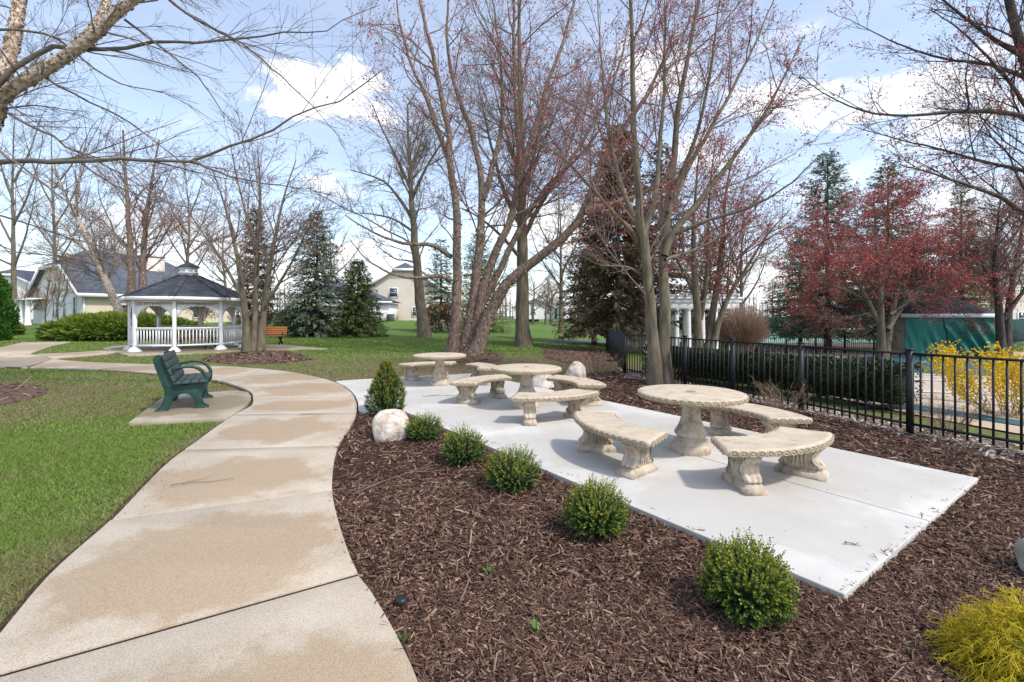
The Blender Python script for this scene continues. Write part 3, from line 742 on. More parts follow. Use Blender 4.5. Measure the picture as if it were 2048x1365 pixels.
def make_table():
    g = Geo()
    th = .062
    prof = [(0, TH), (.06, TH), (.1, TH), (TR - .09, TH), (TR - .075, TH - .003)] + [(TR - th / 2 + x * 1.1, z) for x, z in bullnose(th, TH - th - .002)[::-1]] + [(TR - .14, TH - th - .002), (0.1, TH - th - .002)]
    g.lathe(prof[::-1], 64)
    top = g.mesh('table_top', m_stone, True)
    g = Geo(); n = 46
    for i in range(n):
        a = i / n * 2 * PI; o = np.array((math.cos(a), math.sin(a), 0))
        egg(g, o * (TR + .002) + np.array((0, 0, TH - .033)), o, (-math.sin(a), math.cos(a), 0), (0, 0, 1), .033, .021)
    rim = g.mesh('carved_rim', m_stone_rim, True)
    g = Geo()
    prof = [(.205, 0), (.21, .02), (.208, .07), (.195, .085), (.185, .09), (.178, .10), (.185, .115), (.172, .135), (.15, .145), (.140, .155), (.14, .17)]
    g.lathe(prof, 40)
    foot = g.mesh('foot', m_stone_leg, True)
    g = Geo()
    prof = [(.14, .165), (.165, .185), (.172, .20), (.160, .23), (.135, .27), (.112, .33), (.098, .39), (.092, .455), (.096, .505), (.115, .55), (.15, .582), (.165, .60)]
    g.lathe(prof, 72, fn=lambda t, z: 1 + (.055 * np.abs(np.cos(6 * t)) - .03) * (z > .19) * (z < .575))
    shaft = g.mesh('pedestal', m_stone_leg, True)
    g = Geo(); g.lathe([(.003, TH + .0012), (.052, TH + .001), (.055, TH - .004)], 20)
    plug = g.mesh('umbrella_hole_plug', Mt('mortar_plug', [(.22, .165, .105), (.30, .23, .15)], scale=20), True)
    return top, rim, foot, shaft, plug
tparts = make_table()
def place_table(loc, rz, label):
    t = thing('stone_table', label, 'table', loc, rz, 'round stone tables on the patio')
    top = link('table_top', tparts[0], t); link('carved_rim', tparts[1], top)
    link('umbrella_hole_plug', tparts[4], top)
    link('foot', tparts[2], t); link('pedestal', tparts[3], t)
    return t
RI, RO, SPAN, SH, ST = .82, 1.28, R_(64), .385, .068
def make_bench():
    """arc-shaped seat centred on the table's axis; local +X points out from the table through the middle of the seat"""
    m = 40; w2 = .006
    g = Geo()
    # seat: rounded slab swept along the arc, with bull-nosed ends
    ths = np.linspace(-SPAN / 2, SPAN / 2, m)
    r0, r1 = RI + ST * .5, RO - ST * .5
    prof = []
    for x, z in bullnose(ST, 0): prof.append((r1 + x, z))
    prof += [(r1 - .012, ST - .002), (r0 + .012, ST - .002)]
    for x, z in bullnose(ST, 0)[::-1]: prof.append((r0 - x, z))
    prof = np.array(prof)
    k = len(prof)
    def sect(th, shrink):
        mid = np.array(((r0 + r1) / 2, ST / 2))
        p = mid + (prof - mid) * np.array((1 - shrink * .11, 1 - shrink))
        return np.stack([p[:, 0] * math.cos(th), p[:, 0] * math.sin(th), p[:, 1] + SH - ST], 1)
    rows = []
    e = ST * .5 / RO
    for i, s_ in ((0, .96), (.25, .6), (.55, .2), (1, 0)): rows.append(sect(-SPAN / 2 - e + e * 1.0 * i, s_))
    for th in ths[1:-1]: rows.append(sect(th, 0))
    for i, s_ in ((1, 0), (.55, .2), (.25, .6), (0, .96)): rows.append(sect(SPAN / 2 + e - e * i, s_))
    n = len(rows); V = np.concatenate(rows)
    i = np.arange(n - 1)[:, None] * k; j = np.arange(k)[None, :]
    Q = np.stack([i + j, i + k + j, i + k + (j + 1) % k, i + (j + 1) % k], 2).reshape(-1, 4)[:, ::-1]
    g.add(V, Q)
    seat = g.mesh('seat', m_stone, True)
    g = Geo()
    zc = SH - ST * .5
    na = int(SPAN * RO / .074)
    for i in range(na):
        th = -SPAN / 2 + SPAN * (i + .5) / na; o = np.array((math.cos(th), math.sin(th), 0)); tt = np.array((-math.sin(th), math.cos(th), 0))
        egg(g, o * (RO + .002) + [0, 0, zc], o, tt, (0, 0, 1), .033, .023)
    na = int(SPAN * RI / .074)
    for i in range(na):
        th = -SPAN / 2 + SPAN * (i + .5) / na; o = np.array((math.cos(th), math.sin(th), 0)); tt = np.array((-math.sin(th), math.cos(th), 0))
        egg(g, o * (RI - .002) + [0, 0, zc], -o, -tt, (0, 0, 1), .033, .023)
    for s_ in (-1, 1):
        th = s_ * (SPAN / 2 + e); o = np.array((math.cos(th), math.sin(th), 0)); tt = np.array((-math.sin(th), math.cos(th), 0)) * s_
        for q in range(5):
            egg(g, o * (RI + .06 + q * .085) + tt * .001 + [0, 0, zc], tt, o, (0, 0, 1), .034, .023)
    rim = g.mesh('carved_rim', m_stone_rim, True)
    # scroll leg: local x = radial, y = tangential
    hz = SH - ST + .004
    zs = [.075, .09, .105, .125, .145, .17, .20, .228, .256, .28, .298, hz]
    hx = [.150, .172, .176, .160, .138, .124, .122, .135, .158, .178, .180, .165]
    n_ = 40
    zz = np.linspace(.075, hz, n_); cs = catmull(np.stack([hx, zs], 1), 200)
    xx = np.interp(zz, cs[:, 1], cs[:, 0])
    g = Geo(); rows = []
    ny = 13; ys = np.linspace(-1, 1, ny)
    for s_ in (-1, 1):
        # fluted scroll face at each end
        flute = .010 * np.cos(ys * PI * 3.0) - .012 * ys ** 4
        wd = .072 + .012 * np.cos((zz - .18) * 16)
        V = np.stack([s_ * (xx[:, None] + flute[None, :]), ys[None, :] * wd[:, None], np.repeat(zz[:, None], ny, 1)], 2).reshape(-1, 3)
        i = np.arange(n_ - 1)[:, None] * ny; j = np.arange(ny - 1)[None, :]
        Q = np.stack([i + j, i + j + 1, i + ny + j + 1, i + ny + j], 2).reshape(-1, 4)
        g.add(V, Q if s_ > 0 else Q[:, ::-1])
    for s_ in (-1, 1):
        wd = .060 + .010 * np.cos((zz - .18) * 16)
        xs = np.linspace(-1, 1, 9)
        V = np.stack([xs[None, :] * (xx[:, None] - .002), s_ * (wd[:, None] + 0 * xs[None, :]), np.repeat(zz[:, None], 9, 1)], 2).reshape(-1, 3)
        i = np.arange(n_ - 1)[:, None] * 9; j = np.arange(8)[None, :]
        Q = np.stack([i + j, i + j + 1, i + 9 + j + 1, i + 9 + j], 2).reshape(-1, 4)
        g.add(V, Q[:, ::-1] if s_ > 0 else Q)
        # carved volutes and acanthus ribs on the side face
        for cx, cz, r0_, turn, hand in ((.105, .265, .048, 1.6, 1), (-.105, .265, .048, 1.6, -1), (.095, .12, .036, 1.4, -1), (-.095, .12, .036, 1.4, 1)):
            a = np.linspace(0, turn * 2 * PI, 26)
            rr = r0_ * (1 - .82 * a / a[-1])
            pts = np.stack([cx + hand * rr * np.cos(a + 1.2), s_ * (.066 + 0 * a), cz + rr * np.sin(a + 1.2)], 1)
            g.tube(pts, np.linspace(.011, .006, 26), 5)
        for bx in (-.055, -.02, .02, .055):
            t = np.linspace(0, 1, 9)
            pts = np.stack([bx * (1.25 - .9 * t * (1 - t) * 2), s_ * (.064 + .010 * np.sin(t * PI)), .085 + t * .17], 1)
            g.tube(pts, .011 * np.sin(t * PI * .9 + .15) + .003, 5)
    leg = g.mesh('leg', m_stone_leg, True)
    g = Geo()
    def ring(hx_, hy_, z): return [(-hx_, -hy_, z), (hx_, -hy_, z), (hx_, hy_, z), (-hx_, hy_, z)]
    st = [(.205, .088, 0), (.208, .091, .008), (.206, .089, .050), (.195, .080, .058), (.178, .074, .064), (.172, .070, .078)]
    V = np.concatenate([np.array(ring(*q)) for q in st]); n4 = len(st)
    Q = [(i * 4 + j, i * 4 + (j + 1) % 4, (i + 1) * 4 + (j + 1) % 4, (i + 1) * 4 + j) for i in range(n4 - 1) for j in range(4)] + [((n4 - 1) * 4 + 0, (n4 - 1) * 4 + 1, (n4 - 1) * 4 + 2, (n4 - 1) * 4 + 3)]
    g.add(V, Q)
    plinth = g.mesh('plinth', m_stone_leg)
    return seat, rim, leg, plinth
bparts = make_bench()
def place_bench(tc_, ang, label, push=0.0):
    a = R_(ang)
    t = thing('curved_stone_bench', label, 'bench', (tc_[0] + math.cos(a) * push, tc_[1] + math.sin(a) * push, .05), a, 'curved stone benches round the tables')
    s_ = link('seat', bparts[0], t); link('carved_rim', bparts[1], s_)
    for th in (-R_(21.5), R_(21.5)):
        rm = (RI + RO) / 2
        lg = link('leg', bparts[2], t, (rm * math.cos(th), rm * math.sin(th), 0), (0, 0, th))
        link('plinth', bparts[3], lg)
T1, T2, T3 = (1.965, 5.03), (.235, 7.42), (-1.545, 9.80)
place_table((*T1, .05), .1, 'nearest and largest looking round stone table, right of the others')
place_table((*T2, .05), .5, 'middle round stone table between the nearest and the farthest table')
place_table((*T3, .05), .9, 'farthest round stone table, leftmost, in front of the birch clump')
place_bench(T1, -66, 'curved stone bench nearest the camera, front right of the near table', .0)
place_bench(T1, -160, 'curved stone bench on the left side of the near table', -.01)
place_bench(T1, 28, 'curved stone bench behind the near table, next to the iron fence', .0)
place_bench(T2, -68, 'curved stone bench in front of the middle table, its legs seen end on', .0)
place_bench(T2, 140, 'curved stone bench on the left side of the middle table', .0)
place_bench(T2, 30, 'curved stone bench on the right side of the middle table, near two boulders', .0)
place_bench(T3, 114, 'curved stone bench behind the farthest table, at the lawn edge', .0)
place_bench(T3, 22, 'curved stone bench right of the farthest table, behind the middle set', .0)

# ------------------------------------------------------------------ green park bench
def green_bench():
    ln = Vector((-.5, .866)); loc = (-5.15, 7.16)
    rz = math.atan2(.5, .866)      # local x = front, local y = along the bench
    t = thing('park_bench', 'dark green recycled plastic park bench with looped armrests beside the path', 'bench', (*loc, .05), rz)
    L = 1.24
    def frame(y):
        # outline of the moulded end: rear leg, back post, seat rail, front leg
        o = [(-.36, 0), (-.21, 0), (-.185, .07), (-.15, .16), (-.09, .225), (0, .255), (.09, .225), (.14, .15), (.165, .06), (.19, 0), (.335, 0), (.31, .04), (.262, .07), (.245, .15), (.25, .25), (.285, .30), (.315, .345), (.315, .40), (.28, .42), (.04, .385), (-.05, .385), (-.10, .41), (-.13, .46), (-.20, .66), (-.25, .80), (-.285, .855), (-.33, .865), (-.365, .84), (-.37, .78), (-.33, .62), (-.27, .44), (-.235, .32), (-.235, .22), (-.27, .10)]
        c = catmull(np.array(o + [o[0]]), 110)[:-1]
        g = Geo(); g.prism([tuple(p) for p in c], -.035, .035)
        g.xform(Matrix(((1, 0, 0, 0), (0, 0, 1, y), (0, 1, 0, 0), (0, 0, 0, 1))))
        # raised ribs along the edges of the moulding
        for ys in (-1, 1):
            inner = c.copy()
            g.tube(np.c_[inner[:, 0], np.full(len(c), y + ys * .037), inner[:, 1]], .009, 5)
        f = g.build('end_frame', m_greenplastic, t, False, bevel=.006)
        arm = catmull(np.array([(-.19, .60), (-.14, .635), (-.04, .665), (.08, .675), (.19, .64), (.27, .56), (.305, .47), (.305, .40)]), 26)
        g = Geo()
        pts = np.c_[arm[:, 0], np.full(26, y), arm[:, 1]]
        V, Q = rings(pts[None], np.full((1, 26), .026), 10)
        V[:, 1] = y + (V[:, 1] - y) * 1.35
        g.add(V, Q)
        g.build('armrest', m_greenplastic, t, True)
        for fx_, fw in ((.262, .13), (-.29, .15)):
            g = Geo(); g.box((fx_, y, .012), (fw, .085, .024)); g.build('foot', m_greenplastic, f, bevel=.01)
    for y in (.12, L - .12): frame(y)
    g = Geo(); g.box((0, 0, 0), (.105, L, .036)); sl = g.mesh('seat_slat', m_greenslat)
    for i in range(4):
        o = link('seat_slat', sl, t, (-.075 + i * .114, L / 2, .425 + i * .004), (0, -.05, 0))
        m = o.modifiers.new('bevel', 'BEVEL'); m.width = .008; m.segments = 2
    for i in range(4):
        f = i / 3
        o = link('back_slat', sl, t, (-.125 - f * .115, L / 2, .50 + f * .33), (0, R_(-109), 0))
        m = o.modifiers.new('bevel', 'BEVEL'); m.width = .008; m.segments = 2
    return t
green_bench()

# orange wooden bench behind the gazebo tree
def orange_bench():
    p = P(523, 691)
    t = thing('wooden_bench', 'orange wood slat bench with black legs behind the gazebo tree', 'bench', (*p, .04), .06)
    L = 2.3
    g = Geo(); g.box((0, 0, 0), (L, .1, .035)); sl = g.mesh('slat', m_wood)
    for i in range(4): link('slat', sl, t, (0, -.18 + i * .115, .44))
    for i in range(4): link('slat', sl, t, (0, .26 + i * .03, .54 + i * .105), (R_(75), 0, 0))
    for x in (-.95, 0, .95):
        g = Geo(); g.bar((x, -.22, 0), (x, .26, .5), .06, .06); g.bar((x, .25, 0), (x, -.2, .42), .06, .06); g.bar((x, .2, .38), (x, .4, .9), .05, .05); g.bar((x, -.22, .41), (x, .26, .41), .05, .04)
        g.build('leg', m_black, t)
orange_bench()

# ------------------------------------------------------------------ gazebo
def gazebo():
    C = (-14.72, 20.85); RP = 2.15; zb = .042
    t = thing('gazebo', 'white octagonal gazebo with dark shingled roof and small cupola', 'gazebo', (*C, zb))
    ang = [R_(22.5 + 45 * i) for i in range(8)]
    pt = lambda r, a, z: (r * math.cos(a), r * math.sin(a), z)
    HB = 2.16
    for a in ang:
        g = Geo(); g.box((0, 0, HB / 2), (.125, .125, HB)); 
        o = g.build('post', m_white, t, bevel=.01, loc=pt(RP, a, 0), rot=(0, 0, a))
        g = Geo(); g.lathe([(.27, 0), (.27, .03), (.22, .08), (.13, .17), (.105, .18)], 4); g.build('post_base', m_white, o, rot=(0, 0, PI / 4))
    g = Geo(); g.box((0, 0, 0), (.034, .034, .62)); bal = g.mesh('baluster', m_white)
    g = Geo(); g.box((0, 0, 0), (.026, .026, .13)); spi = g.mesh('valance_spindle', m_white)
    # curved knee bracket
    g = Geo()
    q = catmull(np.array([(0, 0), (.05, -.16), (.03, -.24), (.09, -.32), (.17, -.30), (.22, -.18), (.30, -.10), (.40, -.07), (.46, -.02), (.46, 0)]), 24)
    outer = [(0, 0), (0, -.46), (.05, -.47), (.06, -.38), (.11, -.33), (.16, -.24), (.24, -.17), (.33, -.13), (.36, -.07), (.46, -.06), (.47, 0)]
    g.prism(outer[::-1], -.02, .02); g.xform(Matrix(((1, 0, 0, 0), (0, 0, 1, 0), (0, 1, 0, 0), (0, 0, 0, 1))))
    brk = g.mesh('knee_bracket', m_white)
    for i in range(8):
        a, b = ang[i], ang[(i + 1) % 8]
        A = Vector(pt(RP, a, 0)); B = Vector(pt(RP, b, 0)); d = B - A; L = d.length; d.normalize(); rz = math.atan2(d.y, d.x)
        A2 = A + d * .075; B2 = B - d * .075
        entry = i == 3
        z = lambda v, h: (v.x, v.y, h)
        if not entry:
            g = Geo(); g.bar(z(A2, .97), z(B2, .97), .09, .05); r = g.build('top_rail', m_white, t, bevel=.006)
            g = Geo(); g.bar(z(A2, .92), z(B2, .92), .05, .05); g.build('under_rail', m_white, r)
            g = Geo(); g.bar(z(A2, .25), z(B2, .25), .06, .07); g.build('bottom_rail', m_white, t)
            n = 12
            for k in range(n):
                p = A2.lerp(B2, (k + .5) / n); link('baluster', bal, t, (p.x, p.y, .59), (0, 0, rz))
        g = Geo(); g.bar(z(A2, 1.90), z(B2, 1.90), .05, .045); vr = g.build('valance_rail', m_white, t)
        g = Geo(); g.bar(z(A2, 2.09), z(B2, 2.09), .07, .10); g.build('header_beam', m_white, t)
        n = 13
        for k in range(n):
            p = A2.lerp(B2, (k + .5) / n); link('valance_spindle', spi, t, (p.x, p.y, 1.985), (0, 0, rz))
        link('knee_bracket', brk, t, z(A2, 1.875), (0, 0, rz)); link('knee_bracket', brk, t, z(B2, 1.875), (0, 0, rz + PI))
    RE, zE, RT, zT = 2.52, 2.14, .42, 3.28
    for i in range(8):
        a, b = ang[i], ang[(i + 1) % 8]
        g = Geo(); m = 9
        # shingle courses: each stands proud of the one above it
        for k in range(m):
            f0, f1 = k / m, (k + 1) / m
            r0, r1 = RE + (RT - RE) * f0, RE + (RT - RE) * f1; z0, z1 = zE + .13 + (zT - zE - .13) * f0, zE + .13 + (zT - zE - .13) * f1
            g.add([pt(r0, a, z0 + .022), pt(r0, b, z0 + .022), pt(r1, b, z1 + .006), pt(r1, a, z1 + .006), pt(r0, a, z0 - .02), pt(r0, b, z0 - .02)], [(0, 1, 2, 3), (4, 5, 1, 0)])
        rp = g.build('roof_panel', m_shingle, t)
        g = Geo(); g.bar(pt(RE + .01, a, zE + .15), pt(RT, a, zT + .03), .2, .03); g.build('hip_cap', m_shingle, rp)
        g = Geo(); g.bar(pt(RE, a, zE + .055), pt(RE, b, zE + .055), .03, .15); g.build('fascia', m_white, t)
        g = Geo(); g.add([pt(RE - .02, a, zE), pt(RE - .02, b, zE), pt(.05, b, zT - .1), pt(.05, a, zT - .1)], [(3, 2, 1, 0)]); g.build('ceiling_panel', Mt('gazebo_ceiling', [(.35, .27, .21), (.45, .36, .29)], scale=4), t)
    g = Geo(); g.lathe([(.38, 3.15), (.38, 3.40), (.40, 3.41), (.40, 3.44), (.35, 3.45), (.35, 3.63), (.39, 3.64), (.39, 3.68), (.0, 3.68)], 8); cu = g.build('cupola', m_white, t, rot=(0, 0, R_(22.5)))
    for i in range(8):
        a = R_(45 * i + 22.5); g = Geo(); g.box((.326, 0, 3.54), (.02, .18, .13)); g.build('louvre', Mt('louvre_shade', [(.5, .53, .5), (.62, .64, .62)]), cu, rot=(0, 0, a))
    g = Geo(); g.lathe([(.45, 3.66), (.45, 3.69), (.29, 3.79), (.13, 3.87), (.03, 3.92), (.0, 3.925)], 8); g.build('cupola_roof', m_shingle, t, rot=(0, 0, R_(22.5)))
gazebo()
def picnic_table(loc, rz, label):
    t = thing('picnic_table', label, 'table', (*loc, .042), rz)
    g = Geo(); g.box((0, 0, 0), (1.8, .13, .04)); pl = g.mesh('plank', m_wood)
    for i in range(5): link('plank', pl, t, (0, -.3 + i * .15, .72))
    for y in (-.75, -.6, .6, .75): link('plank', pl, t, (0, y, .43))
    for x in (-.65, .65):
        g = Geo(); g.bar((x, -.62, 0), (x, .1, .7), .06, .06); g.bar((x, .62, 0), (x, -.1, .7), .06, .06); g.bar((x, -.8, .39), (x, .8, .39), .06, .05)
        g.build('leg_frame', m_black, t)
picnic_table((-14.5, 20.9), .25, 'wood topped picnic table with black legs inside the gazebo')

# ------------------------------------------------------------------ iron fence
def iron_fence():
    t = thing('iron_fence', 'black iron picket fence with square posts between patio and pool', 'fence')
    H = 1.05
    d = FD - FC; ss = [0, .17, .352, .553, .766, 1.0]
    pts = [FC + d * s_ for s_ in ss] + [FD + np.array((.472, -.882)) * 1.55, FD + np.array((.472, -.882)) * 3.1]
    pts = [np.array((4.55, 22.0)), np.array((4.2, 19.9)), np.array((3.85, 17.8)), np.array((3.56, 15.9)), np.array((3.27, 14.0))] + pts
    g = Geo(); g.box((0, 0, .53), (.062, .062, 1.14)); g.box((0, 0, 1.105), (.075, .075, .02)); post = g.mesh('post', m_black)
    g = Geo(); g.box((0, 0, .55), (.018, .018, .99)); pick = g.mesh('picket', m_black)
    for i, p in enumerate(pts):
        z = float(gz(*p)); link('post', post, t, (p[0], p[1], z), (0, 0, .35))
        if i == len(pts) - 1: break
        q = pts[i + 1]; L = np.linalg.norm(q - p); zq = float(gz(*q))
        for h in (H, .14):
            g = Geo(); g.bar((*p, z + h), (*q, zq + h), .03, .03); g.build('rail', m_black, t)
        n = max(2, int(round(L / .112)))
        for k in range(1, n):
            c = p + (q - p) * k / n
            link('picket', pick, t, (c[0], c[1], float(gz(*c))), (0, 0, .35))
iron_fence()
def far_fence(pts, label, H=1.15):
    t = thing('pool_fence', label, 'fence')
    g = Geo(); g.box((0, 0, .6), (.08, .08, 1.25)); post = g.mesh('post', m_black)
    pk = Geo(); rl = Geo()
    for i, (p, q) in enumerate(zip(pts[:-1], pts[1:])):
        p = np.array(p); q = np.array(q); L = np.linalg.norm(q - p); n = int(L / 2.3) + 1
        for k in range(n):
            c = p + (q - p) * k / n; link('post', post, t, (c[0], c[1], float(gz(*c))))
        for k in range(int(L / .13)):
            c = p + (q - p) * k * .13 / L; z = float(gz(*c)); pk.box((c[0], c[1], z + .58), (.02, .02, 1.1))
        for k in range(n):
            a = p + (q - p) * k / n; b = p + (q - p) * (k + 1) / n
            for h in (.15, H): rl.bar((*a, float(gz(*a)) + h), (*b, float(gz(*b)) + h), .03, .035)
    tagp(pk.build('pickets', m_black, t), kind='stuff'); rl.build('rails', m_black, t)
far_fence([(11.0, 27.5), (22.6, 28.6), (29.5, 29.4), (44, 31)], 'distant black picket fence between pool deck and tennis courts')

# ------------------------------------------------------------------ pool hut with tarp
def hut():
    x0, x1, y0, y1 = 23.1, 27.3, 27.0, 30.0; z0 = -.83; ze = 1.50
    t = thing('pool_hut', 'small pool hut with hip roof and green tarp hung over its front', 'hut', (x0, y0, z0), R_(-16))
    H = ze - z0; w, d = x1 - x0, y1 - y0
    g = Geo(); g.box((w / 2, d / 2 + .1, H / 2), (w - .2, d - .2, H)); g.build('wall', m_sid_cream, t)
    # tarp: left half hangs flat, right half is drawn aside in folds
    nx, nz = 60, 24
    def cloth(xa, xb, fold, name, lift):
        u = np.linspace(0, 1, nx)[:, None]; v = np.linspace(0, 1, nz)[None, :]
        X = xa + (xb - xa) * u + 0 * v + lift * (1 - u) * (1 - v) ** 1.6
        Z = .03 + (H - .1) * v + 0 * u
        Y = -.10 - fold * (.5 + .5 * np.sin((u * 3.2 + v * 1.6) * 6.5)) * (1 - .65 * v) - .03 * np.sin(u * 31 + v * 9) * (1 - v)
        V = np.stack([X, Y, Z], 2).reshape(-1, 3)
        i = np.arange(nx - 1)[:, None] * nz; j = np.arange(nz - 1)[None, :]
        Q = np.stack([i + j, i + nz + j, i + nz + j + 1, i + j + 1], 2).reshape(-1, 4)
        me = mesh_np(name, V, Q, None, m_tarp, True)
        o = link(name, me, t); m = o.modifiers.new('thick', 'SOLIDIFY'); m.thickness = .012
    cloth(0, w * .47, .06, 'tarp', 0)
    cloth(w * .44, w - .02, .2, 'tarp', .6)
    g = Geo(); g.box((w / 2, -.22, H + .02), (w + .5, .06, .22)); g.box((w / 2, d + .22, H + .02), (w + .5, .06, .22)); g.build('fascia', m_white, t)
    g = Geo(); zt = H + 1.35
    V = [(-.25, -.25, H + .1), (w + .25, -.25, H + .1), (w + .25, d + .25, H + .1), (-.25, d + .25, H + .1), (1.5, d / 2, zt), (w - 1.5, d / 2, zt)]
    g.add(V, [(0, 1, 5, 4), (2, 3, 4, 5), (3, 2, 1, 0)], [(1, 2, 5), (3, 0, 4)]); g.build('roof', m_shingle_far, t)
hut()

# ------------------------------------------------------------------ white colonnade by the pool
def colonnade():
    # entablature on paired round columns
    t0 = np.array(P(1392, 702)); 
    t = thing('pergola', 'white pergola with round columns behind the twin trunked maple', 'pergola')
    z0 = -.45; Y = 23.0
    xs = [(1290 - CX) * Y / FOC, (1352 - CX) * Y / FOC, (1376 - CX) * Y / FOC, (1404 - CX) * Y / FOC, (1430 - CX) * Y / FOC, (1462 - CX) * Y / FOC]
    ztop = 2.42
    for k, x in enumerate(xs):
        for y in (Y, Y + 2.6):
            g = Geo(); H = ztop - .55 - z0
            g.lathe([(.2, 0), (.2, .08), (.165, .1), (.17, .14), (.15, .2), (.152, H * .4), (.125, H - .14), (.125, H - .1), (.16, H - .07), (.17, H - .04), (.17, H)], 20, fn=lambda t_, z: 1 + .02 * np.cos(20 * t_))
            g.build('column', m_white, t, True, loc=(x + (.15 if y > Y else 0), y, z0))
    for y in (Y, Y + 2.6):
        g = Geo(); g.box(((xs[0] + xs[-1]) / 2, y, ztop - .40), (xs[-1] - xs[0] + .7, .34, .30)); g.box(((xs[0] + xs[-1]) / 2, y, ztop - .16), (xs[-1] - xs[0] + .9, .44, .18)); g.box(((xs[0] + xs[-1]) / 2, y, ztop - .02), (xs[-1] - xs[0] + 1.1, .56, .09))
        g.build('beam', m_white, t, bevel=.02)
    g = Geo(); g.box((0, 0, 0), (.09, 3.4, .16)); raf = g.mesh('rafter', m_white)
    for k in range(12): link('rafter', raf, t, (xs[0] - .2 + k * (xs[-1] - xs[0] + .4) / 11, Y + 1.3, ztop + .105))
colonnade()

# ------------------------------------------------------------------ tennis nets and windscreens
def net(a, b, label):
    a = np.array(a, float); b = np.array(b, float); za = float(gz(*a)); zb = float(gz(*b))
    t = thing('tennis_net', label, 'net', group='tennis nets on the court')
    g = Geo(); g.bar((*a, za + .5), (*b, zb + .5), .02, .9); g.build('netting', Mt('net_mesh', [(.03, .08, .07), (.06, .12, .1)], scale=40), t)
    g = Geo(); g.bar((*a, za + .98), (*b, zb + .98), .05, .09); g.build('white_band', m_white, t)
    for p, z in ((a, za), (b, zb)):
        g = Geo(); g.tube([(*p, z), (*p, z + 1.07)], .05, 8); g.build('net_post', m_screen, t)
net((24, 46), (27.5, 57), 'left tennis net seen beside the round brown shrub'); net((27.5, 47), (38.5, 46.5), 'tennis net with white band behind the spruce trunks')
def screen(pts, label):
    t = thing('windscreen_fence', label, 'fence')
    for p, q in zip(pts[:-1], pts[1:]):
        zp, zq = float(gz(*p)), float(gz(*q))
        g = Geo(); g.bar((*p, zp + 1.1), (*q, zq + 1.1), .03, 1.9); g.build('screen_panel', m_screen, t)
    for p in pts:
        g = Geo(); g.tube([(*p, float(gz(*p))), (*p, float(gz(*p)) + 2.4)], .05, 8); g.build('fence_post', m_screen, t)
screen([(15, 70), (27, 70), (40, 69.5), (53, 69)], 'green windscreen at the far end of the tennis court')
screen([(40, 37), (46, 41), (52, 45), (58, 49)], 'green windscreen at the right side of the tennis court')

